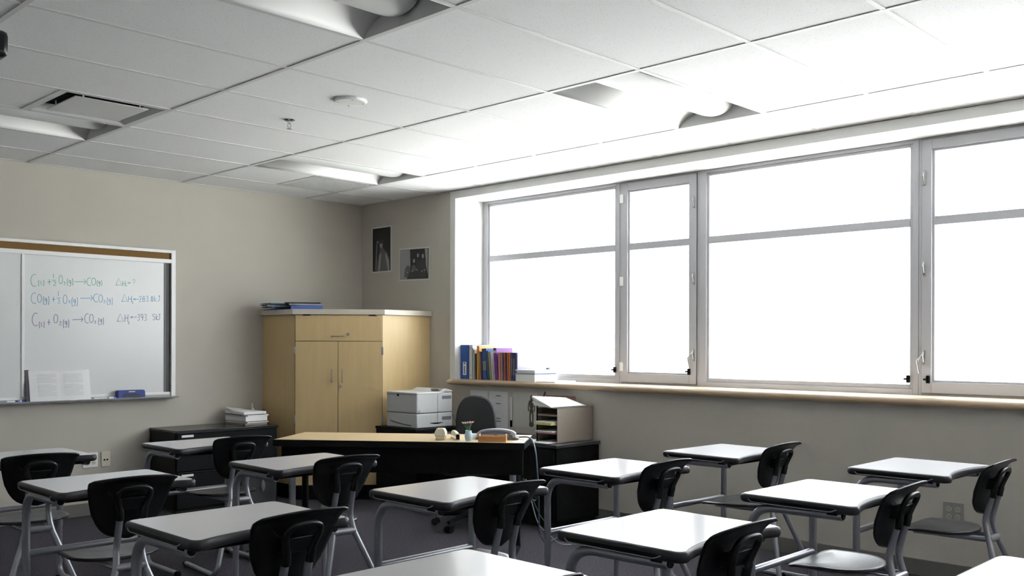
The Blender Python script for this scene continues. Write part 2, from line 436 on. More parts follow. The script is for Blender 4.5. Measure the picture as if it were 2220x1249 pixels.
# ------------------------------------------------------------------ whiteboard
wb = thing('whiteboard', 'large white-framed whiteboard with chemistry equations and cork strip', 'whiteboard', (0, 0, 0))
bx0, bx1, bz0, bz1 = -4.40, -1.952, .895, 2.122
MB().box(bx0+.02, bx1-.02, -.03, -.001, bz0+.02, bz1-.02).build('backing', M['white'], wb, smooth=False)
m = MB()
m.box(bx1-.036, bx1, -.058, -.001, bz0, bz1); m.box(bx0, bx0+.036, -.058, -.001, bz0, bz1)
m.box(bx0+.036, bx1-.036, -.058, -.001, bz1-.024, bz1)
m.box(bx0+.036, bx1-.036, -.058, -.001, 2.014, 2.046)
m.box(bx0+.036, bx1-.036, -.045, -.001, bz0, bz0+.055)
m.build('frame', M['white'], wb, bevel=.002)
MB().box(bx0+.036, bx1-.036, -.040, -.03, 2.046, bz1-.024).build('cork_strip', M['cork'], wb, smooth=False)
MB().box(-3.135, -2.045, -.038, -.030, .95, 2.014).build('writing_panel', M['board'], wb, smooth=False)
MB().box(bx0+.036, -3.145, -.048, -.040, .95, 2.014).build('sliding_panel', M['board'], wb, smooth=False)
MB().box(-3.152, -3.132, -.056, -.030, .95, 2.014).build('panel_edge', M['white'], wb, bevel=.002)
MB().box(-2.045, -2.030, -.042, -.030, .95, 2.014).build('side_channel', cmat('channel_grey', (.16, .16, .165)), wb, bevel=.002)
MB().box(-2.030, -1.988, -.036, -.030, .95, 2.014).build('side_gap', cmat('shadow_grey', (.06, .06, .062)), wb, smooth=False)
# tray
m = MB(); m.loft([[(x, y, z) for y, z in ((-.045, .930), (-.045, .905), (-.115, .905), (-.120, .913), (-.116, .918), (-.112, .911), (-.05, .911))] for x in (bx0, bx1)])
m.build('marker_tray', cmat('tray_aluminium', (.32, .33, .34), .4), wb)

# handwriting strokes: each glyph on a 1 x 1 box (x right, y up)
def circ(cx, cy, rx, ry, a0=90, a1=450, n=14): return [(cx+rx*math.cos(R(a0+(a1-a0)*k/n)), cy+ry*math.sin(R(a0+(a1-a0)*k/n))) for k in range(n+1)]
GL = {
 'C': [circ(.62, .5, .6, .5, 60, 300)],
 'O': [circ(.5, .5, .45, .5, 100, 465)],
 '(': [circ(.9, .5, .6, .6, 120, 240)], ')': [circ(.1, .5, .6, .6, 60, -60)],
 's': [[(.8, .85), (.5, 1), (.2, .8), (.4, .55), (.75, .35), (.6, .05), (.15, .1)]],
 'g': [circ(.45, .68, .32, .3, 20, 380), [(.8, .95), (.8, .3), (.72, -.25), (.4, -.4), (.1, -.2)]],
 '+': [[(.5, 0), (.5, 1)], [(0, .5), (1, .52)]],
 '-': [[(0, .5), (1, .52)]],
 '=': [[(0, .35), (1, .38)], [(0, .65), (1, .68)]],
 '>': [[(0, .5), (1, .5)], [(.84, .5+.35), (1, .5), (.84, .5-.35)]],
 '1': [[(.5, 0), (.5, 1)]],
 '2': [[(.1, .8), (.35, 1), (.75, .9), (.75, .6), (.1, 0), (.9, .02)]],
 '3': [[(.1, .9), (.5, 1), (.8, .8), (.4, .55), (.8, .3), (.5, 0), (.1, .1)]],
 '5': [[(.85, 1), (.25, 1), (.2, .6), (.6, .6), (.85, .35), (.6, .02), (.1, .08)]],
 '8': [circ(.5, .74, .28, .26, 90, 450, 10), circ(.5, .25, .36, .26, 90, 450, 10)],
 '9': [circ(.45, .72, .33, .27, 0, 360, 10), [(.78, .75), (.7, .3), (.6, 0)]],
 '0': [circ(.5, .5, .38, .5)],
 '.': [[(.4, .03), (.6, .0)]],
 'D': [[(0, 0), (.48, 1), (1, 0), (0, .02)]],
 'H': [[(.12, 0), (.2, 1)], [(.85, 0), (.92, 1)], [(.12, .5), (.92, .55)]],
 'k': [[(.15, 0), (.15, 1)], [(.8, .65), (.15, .3), (.85, 0)]],
 'J': [[(.75, 1), (.75, .2), (.45, 0), (.15, .15)], [(.4, 1), (1, 1)]],
 '?': [[(.1, .8), (.4, 1), (.8, .85), (.7, .6), (.45, .45), (.45, .25)], [(.42, .02), (.5, .0)]],
}
# (glyph, x0, x1, y_low, y_high) in board-crop units, then mapped to metres on the board
def bm_x(u):  # piecewise by measured marks
    X = u/2.974
    return -3.085+(X-65)*(1.003/280)+ (X-65)*(X-345)*(-1.9e-6)*-1
def bm_z(u, X):
    Y = 480+u/2.974; x = X/2.974
    sc = (1.789-1.900)/31.0
    return 1.900+(Y-592)*(-.00360)+(x-200)*(.000245)
lines = [
 ('green marker', (.14, .46, .33), [('C',195,235,410,335),('(',245,257,410,372),('s',258,274,402,380),(')',275,290,410,372),('+',308,335,402,368),('1',345,352,362,335),('-',338,366,380,370),('2',345,370,410,382),('O',384,412,400,345),('2',415,430,405,386),('(',437,448,410,368),('g',448,468,405,378),(')',469,482,410,368),('>',490,562,412,366),('C',568,596,415,365),('O',598,626,413,366),('(',630,641,420,382),('g',641,656,412,388),(')',657,668,420,382),('D',753,790,416,370),('H',792,815,424,388),('1',818,821,426,412),('=',826,846,412,392),('?',856,878,418,378)]),
 ('blue marker', (.16, .40, .62), [('C',197,235,516,450),('O',240,270,512,460),('(',277,290,527,475),('g',289,308,515,485),(')',310,324,527,475),('+',338,362,512,478),('1',376,386,476,445),('-',370,396,494,484),('2',376,396,522,498),('O',412,441,525,470),('2',449,462,522,505),('(',467,480,545,488),('g',479,497,530,500),(')',498,512,545,488),('>',526,606,520,470),('C',611,640,522,470),('O',643,670,525,475),('2',674,688,530,512),('(',694,706,545,496),('g',706,722,532,505),(')',723,735,545,496),('D',790,826,525,476),('H',828,855,530,490),('2',854,862,540,526),('=',862,882,522,502),('-',885,899,520,505),('2',898,915,530,492),('8',918,937,530,492),('3',940,960,530,492),('.',963,969,530,522),('0',972,986,530,496),('k',990,1008,530,492),('J',1010,1030,530,494)]),
 ('purple marker', (.10, .07, .20), [('C',205,245,655,575),('(',250,262,670,630),('s',262,277,662,638),(')',278,292,670,630),('+',308,330,655,620),('O',350,380,645,590),('2',385,406,660,636),('(',411,424,680,626),('g',424,442,664,636),(')',443,456,680,626),('>',475,543,652,608),('C',554,582,656,595),('O',584,612,655,600),('2',615,629,660,644),('(',640,652,672,626),('g',652,667,660,634),(')',668,679,672,626),('D',762,801,655,604),('H',806,832,660,612),('3',830,838,676,660),('=',845,862,640,622),('-',868,885,638,624),('3',888,906,656,612),('9',908,928,656,612),('3',930,950,658,614),('.',956,962,658,650),('5',980,1000,657,616),('k',1002,1018,657,616),('J',1012,1032,657,618)]),
]
for nm, cc, gl in lines:
    m = MB()
    for gch, x0, x1, yl, yh in gl:
        for st in GL[gch]:
            pts = []
            for (a, b) in st:
                ux = x0+(x1-x0)*a; uy = yl+(yh-yl)*b
                pts.append((bm_x(ux), -.0385, bm_z(uy, ux)))
            if len(pts) == 2: pts = [pts[0], tuple((Vector(pts[0])+Vector(pts[1]))/2), pts[1]]
            # flat ribbon
            P = [Vector(p) for p in pts]; A = []; B = []
            for k in range(len(P)):
                d_ = (P[min(k+1, len(P)-1)]-P[max(k-1, 0)]); n_ = Vector((-d_.z, 0, d_.x)); n_ = n_.normalized() if n_.length > 1e-9 else Vector((1, 0, 0))
                A.append(tuple(P[k]+n_*.0022)); B.append(tuple(P[k]-n_*.0022))
            m.loft([A, B], cap=False, close=False)
    # faded ink: a little paler than the cap colour
    o = m.build('handwriting', cmat(nm, cc if nm != 'purple marker' else (.18, .14, .32), .6), wb, smooth=False)
    o['label'] = nm+' equation'

# ------------------------------------------------------------------ things on the tray
bk = thing('open_book', 'open textbook with printed pages standing on the whiteboard tray', 'book', (0, 0, 0))
zt = .912
def page(x0, x1, y0, y1, ztop0, ztop1, bulge, n=8):
    m = MB(); rings = []
    for k in range(n+1):
        t_ = k/n; x = x0+(x1-x0)*t_; y = y0+(y1-y0)*t_-bulge*math.sin(PI*t_)
        rings.append([(x, y, zt), (x, y+.012, zt), (x, y+.045+.012, ztop0+(ztop1-ztop0)*t_), (x, y+.045, ztop0+(ztop1-ztop0)*t_)])
    m.loft(rings); return m
page(-3.105, -2.885, -.100, -.112, 1.143, 1.140, .004).build('left_pages', M['paper'], bk)
page(-2.885, -2.660, -.112, -.100, 1.140, 1.148, .012).build('right_pages', M['paper'], bk)
m = MB(); m.loft([[(-3.128, -.092, zt), (-3.128, -.086, zt), (-3.128, -.040, 1.15), (-3.128, -.046, 1.15)], [(-3.100, -.098, zt), (-3.100, -.090, zt), (-3.100, -.042, 1.15), (-3.100, -.050, 1.15)]]); m.build('cover', cmat('book_cover_dark', (.10, .09, .12)), bk)
m = MB()
for r_ in range(17):
    z = 1.115-r_*.010
    if r_ in (7,): continue
    f_ = (z-zt)/.23
    for (xa, xb) in ((-3.05, -2.915), (-2.86, -2.72)):
        L_ = xb-(.03 if r_ % 5 == 3 else 0)
        yy = -.1085+.045*f_-.0+( -.004 if xa < -2.9 else -.0095)
        m.box(xa, L_, yy-.0012, yy-.0004, z, z+.003)
m.build('printed_text', M['papergrey'], bk, smooth=False)
er = thing('eraser_holder', 'blue plastic eraser caddy on the whiteboard tray', 'eraser', (-2.345, -.085, .912))
m = MB(); m.loft([[(x*sx, y, z) for x, y, z in ((-.112, -.026, 0), (.112, -.026, 0), (.112, .030, 0), (-.112, .030, 0))] if False else [(-.112*sx, -.026, z), (.112*sx, -.026, z), (.112*sx, .030, z), (-.112*sx, .030, z)] for sx, z in ((1.0, 0), (1.0, .035), (.97, .058), (.9, .066))])
m.build('caddy', cmat('royal_blue_plastic', (.02, .05, .27), .35), er, bevel=.004)
m = MB(); m.loft([[(.075*math.cos(2*PI*k/20)*s_, y_, .022+.019*math.sin(2*PI*k/20)*s_) for k in range(20)] for s_, y_ in ((1, -.0262), (.96, -.029))])
m.build('felt_pad', cmat('dark_felt', (.08, .09, .12), .9), er)
MB().box(-.025, .025, -.030, -.0265, .050, .057).build('logo_mark', M['papergrey'], er, smooth=False)
mk = [(-3.265, -3.19, 'purple-capped whiteboard marker at the left end of the tray', (.08, .05, .30)), (-3.175, -3.145, 'short blue marker lying behind the open book', (.03, .08, .45)), (-2.635, -2.535, 'white whiteboard marker lying between open book and blue caddy', (.72, .74, .80)), (-2.52, -2.465, 'blue-ended marker touching the blue eraser caddy', (.10, .20, .60))]
for a, b, lb, cc in mk:
    t_ = thing('marker', lb, 'marker', ((a+b)/2, -.093, .921), 0, 'markers on the tray')
    MB().tube([((a-b)/2, 0, 0), ((b-a)/2-.02, 0, 0)], .0078, 10).build('barrel', M['paper'], t_)
    MB().tube([((b-a)/2-.02, 0, 0), ((b-a)/2, 0, 0)], .0084, 10).build('cap', cmat('cap_%d' % len(M), cc), t_)

# ------------------------------------------------------------------ wall plates
def outlet_face(m, cx, cz, n, axis):
    pass
t_ = thing('power_outlet', 'white double power outlet on wall below the whiteboard', 'power outlet', (-2.628, -.001, .433))
MB().box(-.058, .058, -.008, 0, -.058, .058).build('plate', M['white'], t_, bevel=.003)
for sx in (-.024, .024):
    for sz in (-.022, .022):
        m = MB(); m.loft([[(sx+.016*math.cos(2*PI*k/16), y, sz+.015*math.sin(2*PI*k/16)) for k in range(16)] for y in (-.008, -.011)]); q = m.build('socket', M['cream'], t_)
        m = MB(); m.box(sx-.007, sx-.005, -.0118, -.0108, sz-.004, sz+.006); m.box(sx+.005, sx+.007, -.0118, -.0108, sz-.004, sz+.006); m.build('slots', M['black'], q, smooth=False)
t_ = thing('phone_jack', 'cream phone jack plate right of the white power outlet', 'wall jack', (-2.508, -.001, .432))
MB().box(-.036, .036, -.008, 0, -.058, .058).build('plate', M['cream'], t_, bevel=.003)
MB().box(-.018, -.004, -.0095, -.0078, -.010, .002).build('port', M['black'], t_); MB().box(.004, .018, -.0095, -.0078, -.010, .002).build('port', M['black'], t_)
t_ = thing('power_outlet', 'grey steel four-socket outlet below the sill, behind the right-hand chair', 'power outlet', (-.001, -5.593, .392))
MB().box(-.007, 0, -.058, .058, -.060, .060).build('plate', cmat('steel_plate', (.28, .28, .26), .4), t_, bevel=.002)
for sx in (-.024, .024):
    for sz in (-.022, .022):
        m = MB(); m.loft([[(x, sx+.016*math.cos(2*PI*k/16), sz+.015*math.sin(2*PI*k/16)) for k in range(16)] for x in (-.007, -.010)]); q = m.build('socket', cmat('ivory_socket', (.42, .41, .33)), t_)
        m = MB(); m.box(-.0108, -.0098, sx-.007, sx-.005, sz-.004, sz+.006); m.box(-.0108, -.0098, sx+.005, sx+.007, sz-.004, sz+.006); m.build('slots', M['black'], q, smooth=False)

# ------------------------------------------------------------------ corner cabinet
cb = thing('corner_cabinet', 'tall maple corner cabinet with drop front and two doors', 'cabinet', (0, 0, 0))
A = Vector((-1.100, -.525, 0)); B = Vector((-.543, -1.020, 0)); U = (B-A).normalized(); Nn = Vector((U.y, -U.x, 0))   # Nn points into room
poly = [(-1.100, -.003), (A.x, A.y), (B.x, B.y), (-.003, -1.020), (-.003, -.003)]
MB().prism(poly, .13, 1.600).build('carcass', M['maple'], cb, smooth=False)
MB().prism([(-1.06, -.003), (-1.06, -.50), (-.56, -.98), (-.003, -.98), (-.003, -.003)], 0, .13).build('plinth', M['black'], cb, smooth=False)
MB().prism([(-1.136, -.002), (-1.136, -.536), (-.541, -1.048), (-.002, -1.048), (-.002, -.002)], 1.602, 1.648).build('top_slab', M['slab'], cb, bevel=.003)
def face_panel(u0, u1, z0, z1, name, m_, out=.0, th=.018, par=cb, bev=.0015):
    mb = MB(); c0 = A+U*((u0+u1)/2)+Nn*(out+th/2)
    mb.obox((c0.x, c0.y, 0), U, Nn, (u1-u0)/2, th/2, z0, z1); return mb.build(name, m_, par, bevel=bev)
face_panel(-.002, .746, .135, 1.594, 'seam_shade', M['duct'], .0004, .0008, bev=0)  # dark sheet behind the doors, paints the shade in their seams
df = face_panel(.004, .742, 1.375, 1.594, 'drop_front', M['maple'], .001)
dl = face_panel(.004, .364, .135, 1.371, 'door', M['maple'], .001); dr = face_panel(.368, .742, .135, 1.371, 'door', M['maple'], .001)
def bar_handle(p0, p1, par, lift=.028):
    a = A+U*p0[0]+Nn*.019; b = A+U*p1[0]+Nn*.019; a.z = p0[1]; b.z = p1[1]; n = Nn*lift
    MB().tube(arc([a, a+n, b+n, b], .012, 4), .0045, 8).build('handle', M['nickel'], par)
bar_handle((.316, 1.128), (.316, 1.02), dl); bar_handle((.405, 1.128), (.405, 1.02), dr); bar_handle((.314, 1.416), (.420, 1.416), df)
def lock(u, z, par):
    a = A+U*u+Nn*.019; a.z = z; b = a+Nn*.006; MB().tube([a, b], .013, 16).build('lock', M['nickel'], par)
lock(.389, .982, dr); lock(.452, 1.432, df)
for u in (-.004, .744):
    for z in (1.29, .70, .25):
        a = A+U*(u+.003)+Nn*.013; mb = MB(); mb.obox((a.x, a.y, 0), U, Nn, .008, .010, z-.034, z+.034); mb.build('hinge', M['nickel'], cb, bevel=.002)
for u in (.10, .66): 
    a = A+U*u+Nn*.017; mb = MB(); mb.obox((a.x, a.y, 0), U, Nn, .032, .006, 1.5925, 1.6015); mb.build('hinge', M['black'], cb); a = A+U*(u+.035)+Nn*.020; mb = MB(); mb.obox((a.x, a.y, 0), U, Nn, .006, .008, 1.588, 1.6005); mb.build('hinge_pin', M['nickel'], cb)

# binders on the cabinet
def binder(loc, rz, L_, D_, T_, m_, label, wedge=0.0, spine_m=None, tilt=0.0, nm='ring_binder', rings_=True, cover2=None):
    t_ = thing(nm, label, 'binder', loc, rz, 'binders on the corner cabinet')
    t_.rotation_euler = (tilt, 0, rz)
    MB().box(-L_/2, L_/2, -D_/2, D_/2, 0, .003).build('bottom_cover', m_, t_, bevel=.001)
    m2 = MB(); m2.loft([[(-L_/2, -D_/2, T_-.003), (-L_/2, -D_/2, T_), (L_/2, -D_/2, T_), (L_/2, -D_/2, T_-.003)], [(-L_/2, D_/2, T_-.003-wedge), (-L_/2, D_/2, T_-wedge), (L_/2, D_/2, T_-wedge), (L_/2, D_/2, T_-.003-wedge)]])
    m2.build('top_cover', cover2 or m_, t_, bevel=.001)
    m3 = MB(); m3.tube([(-L_/2, -D_/2, T_/2), (L_/2, -D_/2, T_/2)], T_/2, 12, sx=1, up=(0, 0, 1)); 
    MB().box(-L_/2, L_/2, -D_/2-.002, -D_/2+.002, .001, T_-.001).build('spine', spine_m or m_, t_, bevel=.001)
    MB().box(-L_/2+.01, L_/2-.01, -D_/2+.02, D_/2-.02, .004, max(.006, T_-.006-wedge)).build('pages', M['paper'], t_)
    if rings_:
        for q in (-L_*.38, L_*.38): MB().tube([(q, -D_/2-.003, T_/2), (q, -D_/2-.0015, T_/2)], .004, 10).build('rivet', M['chrome'], t_)
    return t_
Zc = 1.6485
# face direction of the cabinet front: rz aligned to U
rzU = math.atan2(U.y, U.x)
navy = cmat('navy_vinyl', (.02, .045, .16), .35); blk = cmat('binder_black', (.015, .017, .02), .4); teal = cmat('teal_vinyl', (.02, .12, .17), .4); gryb = cmat('clear_grey_vinyl', (.35, .37, .38), .3); bluv = cmat('bright_blue_vinyl', (.10, .17, .50), .3)
rs = thing('ring_binder', '', 'binder')
bpy.data.objects.remove(rs)
binder((-.945, -.475, Zc), rzU+.10, .27, .24, .033, bluv, 'bright blue ring binder at the bottom of the right pile on the cabinet')
binder((-1.035, -.40, Zc), rzU-PI/2+.1, .27, .22, .022, blk, 'black binder under the folders between the two piles on the cabinet', rings_=False) if False else None
binder((-.955, -.465, Zc+.034), rzU+.14, .28, .25, .014, gryb, 'clear grey folder on the blue binder on the cabinet', rings_=False)
binder((-.965, -.450, Zc+.049), rzU+.05, .30, .26, .010, blk, 'thin black folder topping the right pile on the cabinet', rings_=False)
binder((-1.055, -.215, Zc), rzU+.55, .25, .22, .022, navy, 'navy binder at the bottom of the left pile on the cabinet', rings_=False)
binder((-1.070, -.210, Zc+.023), rzU+.42, .25, .22, .018, blk, 'black binder in the middle of the left pile on the cabinet', spine_m=gryb, rings_=False)
binder((-1.068, -.215, Zc+.042), rzU+.62, .26, .22, .014, teal, 'teal blue binder topping the left pile on the cabinet', rings_=False)

# ------------------------------------------------------------------ lateral file cabinet
lf = thing('file_cabinet', 'low black lateral file cabinet under the end of the whiteboard', 'cabinet', (0, 0, 0))
lx0, lx1, ly0, ly1, lz = -2.150, -1.235, -.470, -.006, .66
MB().box(lx0, lx1, ly0+.018, ly1, .03, lz-.02).build('carcass', M['black'], lf, bevel=.003)
MB().box(lx0-.004, lx1+.004, ly0-.006, ly1, lz-.022, lz).build('top', cmat('black_gloss', (.020, .021, .023), .25), lf, bevel=.004)
MB().box(lx0+.02, lx1-.02, ly0+.04, ly1, 0, .03).build('plinth', M['duct'], lf)
for (z0, z1) in ((.335, .630), (.045, .318)):
    q = MB().box(lx0+.008, lx1-.008, ly0, ly0+.018, z0, z1).build('drawer', M['black'], lf, bevel=.003)
    MB().tube([(lx0+.012, ly0-.002, z1+.006), (lx1-.012, ly0-.002, z1+.006)], .006, 8).build('handle_rail', M['black'], q)
    MB().box(lx0+.045, lx0+.145, ly0-.004, ly0+.001, z1-.024, z1-.006).build('label_card', M['paper'], q)
# papers on it: a stack of separate pads and papers
stk = [(.0, .016, cmat('kraft', (.30, .26, .20)), 'brown-edged pad at the bottom of the paper pile on the file cabinet', .00), (.016, .010, M['papergrey'], 'grey-edged booklet low in the paper pile on the file cabinet', .05), (.0265, .004, blk, 'black folder low in the paper pile on the file cabinet', .03), (.031, .040, M['paper'], 'thick white ream in the middle of the pile on the file cabinet', .01),
       (.0715, .012, M['paper'], 'thin white pad above the thick ream on the file cabinet', .06), (.084, .005, cmat('dark_folder', (.06, .06, .07)), 'dark folder near the top of the pile on the file cabinet', -.08), (.0895, .022, M['paper'], 'white exercise pad topping the pile on the file cabinet', -.03)]
for dz, th, m_, lb, rz in stk:
    o = MB().box(-.108, .108, -.15, .15, 0, th).build('paper_pad', m_, bevel=.001)
    o.location = (-1.395+rz*.2, -.225, lz+.0008+dz); o.rotation_euler = (0, 0, rz+.06); tag(o, lb, 'papers', 'pile on the file cabinet')
m = MB(); n_ = 8
m.loft([[(-.09, -.10+.2*k/n_, .002+.030*(k/n_)**2) for k in range(n_+1)], [(.06, -.10+.2*k/n_, .002+.010*(k/n_)**2) for k in range(n_+1)]], cap=False, close=False)
o = m.build('loose_sheet', M['paper'], solid=.0008); o.location = (-1.41, -.16, lz+.1125); tag(o, 'curled loose white sheet lying on top of the paper pile', 'paper')
t_ = thing('glue_bottle', 'small white bottle behind the paper pile beside the cabinet', 'bottle', (-1.262, -.10, lz+.001))
MB().lathe([(.001, 0), (.024, 0), (.024, .10), (.012, .125), (.001, .126)], n=16).build('bottle_body', M['cream'], t_)
MB().lathe([(.001, .126), (.010, .126), (.005, .165), (.001, .166)], n=12).build('nozzle', M['cream'], t_)

# ------------------------------------------------------------------ teacher desk
td = thing('teacher_desk', 'long teacher desk with maple top, black edge and modesty panel', 'desk', (0, 0, 0))
P0 = Vector((-2.415, -2.303, 0)); Ud = Vector((.608, -.794, 0)).normalized(); Nd = Vector((.794, .608, 0)).normalized()
LD = 1.60; DD = .52
def dpt(u, n): q = P0+Ud*u+Nd*n; return (q.x, q.y)
MB().prism([dpt(0, 0), dpt(LD, 0), dpt(LD, DD), dpt(0.03, DD)], .703, .7452).build('desk_edge', M['black'], td, bevel=.003)
MB().prism([dpt(.006, .006), dpt(LD-.006, .006), dpt(LD-.006, DD-.006), dpt(.036, DD-.006)], .7445, .7465).build('desktop', M['mapletop'], td, smooth=False)
MB().prism([dpt(.02, .10), dpt(LD-.02, .10), dpt(LD-.02, .12), dpt(.02, .12)], .535, .695).build('modesty_panel', M['black'], td, bevel=.002)
for u in (.14, .78, LD-.10): MB().prism([dpt(u, .115), dpt(u+.05, .115), dpt(u+.05, .145), dpt(u, .145)], .66, .716).build('bracket', M['black'], td)
for u in (.075, LD-.09):
    lg = MB(); a = dpt(u, .15); lg.tube([(a[0], a[1], .03), (a[0], a[1], .715)], .022, 12); lg.build('leg', M['steel'], td)
    lg = MB(); a = dpt(u, .40); lg.tube([(a[0], a[1], .03), (a[0], a[1], .715)], .022, 12); lg.build('leg', M['black'], td)
    a = dpt(u, .06); b = dpt(u, .46); MB().tube([(*a, .02), (*b, .02)], .020, 10).build('foot', M['black'], td)
MB().prism([dpt(LD-.34, .16), dpt(LD-.14, .16), dpt(LD-.14, .48), dpt(LD-.34, .48)], .56, .714).build('drawer_box', M['black'], td, bevel=.003)
# desk-top things
Zd = .7468
def dloc(u, n): q = dpt(u, n); return (q[0], q[1], Zd)
rzD = math.atan2(Ud.y, Ud.x)
ps = thing('pencil_sharpener', 'cream electric pencil sharpener on the teacher desk', 'pencil sharpener', (-1.668, -3.058, Zd), rzD)
m = MB(); m.loft([[(-a, -b, z), (a, -b, z), (a, b, z), (-a, b, z)] for a, b, z in ((.042, .048, 0), (.044, .05, .028), (.052, .055, .031), (.050, .052, .06), (.036, .045, .078), (.034, .042, .082))]); m.build('body', M['cream'], ps, bevel=.005)
MB().lathe([(.001, .082), (.010, .082), (.010, .087), (.001, .088)], n=10).build('socket', M['beige'], ps)
ps.scale = (.66, .66, .88)
st_ = thing('stapler', 'cream stapler standing next to the pencil sharpener', 'stapler', (-1.572, -3.085, Zd), R(60))
MB().box(-.10, .085, -.018, .018, 0, .012).build('base', M['cream'], st_, bevel=.003)
m = MB(); m.loft([[(x, -.016, z0_), (x, .016, z0_), (x, .013, z1_), (x, -.013, z1_)] for x, z0_, z1_ in ((-.10, .022, .048), (-.02, .026, .060), (.05, .024, .062), (.085, .020, .050))]); m.build('arm', M['cream'], st_, bevel=.003)
MB().box(-.106, -.099, -.014, .014, .006, .040).build('mouth', M['black'], st_)
st_.scale = (.8, .8, .85)
vs_ = thing('flower_vase', 'small pale blue vase of paper flowers on the teacher desk', 'vase', (-1.585, -3.225, Zd))
MB().lathe([(.001, 0), (.020, 0), (.026, .012), (.030, .038), (.024, .058), (.022, .066), (.024, .070), (.018, .068), (.001, .066)], n=18).build('vase', cmat('pale_blue_glaze', (.52, .72, .85), .25), vs_)
fc = [((-.040, .01), (.75, .75, .35)), ((-.018, -.01), (.45, .25, .60)), ((.002, .012), (.80, .55, .65)), ((.020, -.006), (.85, .35, .20)), ((.040, .008), (.80, .45, .40)), ((-.030, .0), (.80, .82, .70)), ((.012, 0), (.55, .35, .70))]
for k, ((dx, dy), cc) in enumerate(fc):
    zt_ = .118+.012*((k*3) % 3)
    q = MB().tube([(dx*.15, dy*.15, .05), (dx*.5, dy*.5, .09), (dx, dy, zt_)], .0016, 5).build('stem', cmat('stem_green', (.08, .22, .06)), vs_)
    m = MB()
    for p in range(5):
        a = 2*PI*p/5+k; e = Vector((math.cos(a), math.sin(a), 0)); pz = Vector((0, 0, 1)); cpt = Vector((dx, dy, zt_)); sd = Vector((-e.y, e.x, 0))
        m.add([cpt, cpt+e*.013+sd*.008+pz*.008, cpt+e*.021+pz*.013, cpt+e*.013-sd*.008+pz*.008], [(0, 1, 2, 3)])
    m.build('blossom', cmat('petal_%d' % k, cc, .6), q, solid=.001)
fs = thing('computer_mouse', 'small white computer mouse behind the flower vase', 'computer mouse', (-1.475, -3.165, Zd), rzD)
m = MB(); m.loft([[(.052*math.cos(a)*s_, .030*math.sin(a)*s_, z) for a in [2*PI*k/18 for k in range(18)]] for s_, z in ((.95, 0), (1, .008), (.95, .018), (.75, .028), (.4, .034))]); m.build('shell', M['white'], fs)
MB().box(-.01, .01, -.003, .003, .032, .037).build('scroll_wheel', M['black'], fs)
cbx = thing('card_box', 'small open wooden business card box at front of teacher desk', 'box', (-1.52, -3.375, Zd), rzD)
cw = cmat('honey_wood', (.55, .27, .09), .4)
MB().box(-.083, .083, -.026, .026, 0, .006).build('bottom', cw, cbx); MB().box(-.083, .083, -.028, -.022, 0, .036).build('front_panel', cw, cbx, bevel=.002); MB().box(-.083, .083, .022, .028, 0, .036).build('back_panel', cw, cbx, bevel=.002)
for sx in (-1, 1): MB().box(sx*.083-.004, sx*.083+.004, -.028, .028, 0, .046).build('end_panel', cw, cbx, bevel=.002)
hp = thing('hole_punch', 'long grey three-hole punch behind the wooden card box', 'hole punch', (-1.405, -3.292, Zd), rzD)
MB().box(-.150, .165, -.035, .04, 0, .016).build('base', cmat('punch_dark', (.12, .13, .15), .4), hp, bevel=.004)
m = MB(); n_ = 14
rings = []
for k in range(n_+1):
    x = -.145+.29*k/n_; e_ = math.sin(PI*k/n_); top = .046+.030*e_**.5
    rings.append([(x, -.030, .018), (x, .030, .018), (x, .026, top), (x, -.020, top)])
m.loft(rings); m.build('lever_body', cmat('punch_grey', (.38, .40, .45), .35), hp, bevel=.004)
m = MB(); m.loft([[(x, y, z) for x, z in [(-.110, .040), (.110, .040)]+[(.110-.22*k/10, .052+.014*math.sin(PI*k/10)) for k in range(11)]] for y in (-.0305, -.034)]); m.build('handle_inlay', cmat('punch_inlay', (.14, .16, .20), .4), hp)
for q in (-.11, 0, .11): MB().box(q-.012, q+.012, -.036, -.028, .014, .036).build('punch_head', cmat('punch_dark', (.12, .13, .15), .4), hp)

hp.scale = (.86, .9, .9); vs_.scale = (.85, .85, .9)
def cable(name, pts, r_, m_, label):
    o = MB().tube(arc(pts, .08, 5), r_, 8).build(name, m_); return tag(o, label, 'cable')
cable('cable', [(-1.265, -3.33, .753), (-1.300, -3.50, .772), (-1.40, -3.63, .70), (-1.385, -3.64, .45), (-1.25, -3.52, .16), (-.95, -3.30, .012), (-.70, -3.20, .012)], .005, cmat('blue_grey_cable', (.10, .13, .20), .35), 'dark blue cable hanging off the right end of the teacher desk')
cable('cable', [(-1.31, -3.46, .50), (-1.20, -3.46, .20), (-.90, -3.40, .01), (-.60, -3.45, .01)], .0035, cmat('pale_cable', (.40, .44, .42), .5), 'thin pale cable drooping to the floor beside the black credenza')
cable('cable', [(-1.29, -3.42, .50), (-1.12, -3.42, .22), (-.85, -3.44, .01), (-.62, -3.52, .01)], .003, cmat('green_cable', (.06, .20, .12), .5), 'thin green cable drooping to the floor beside the black credenza')

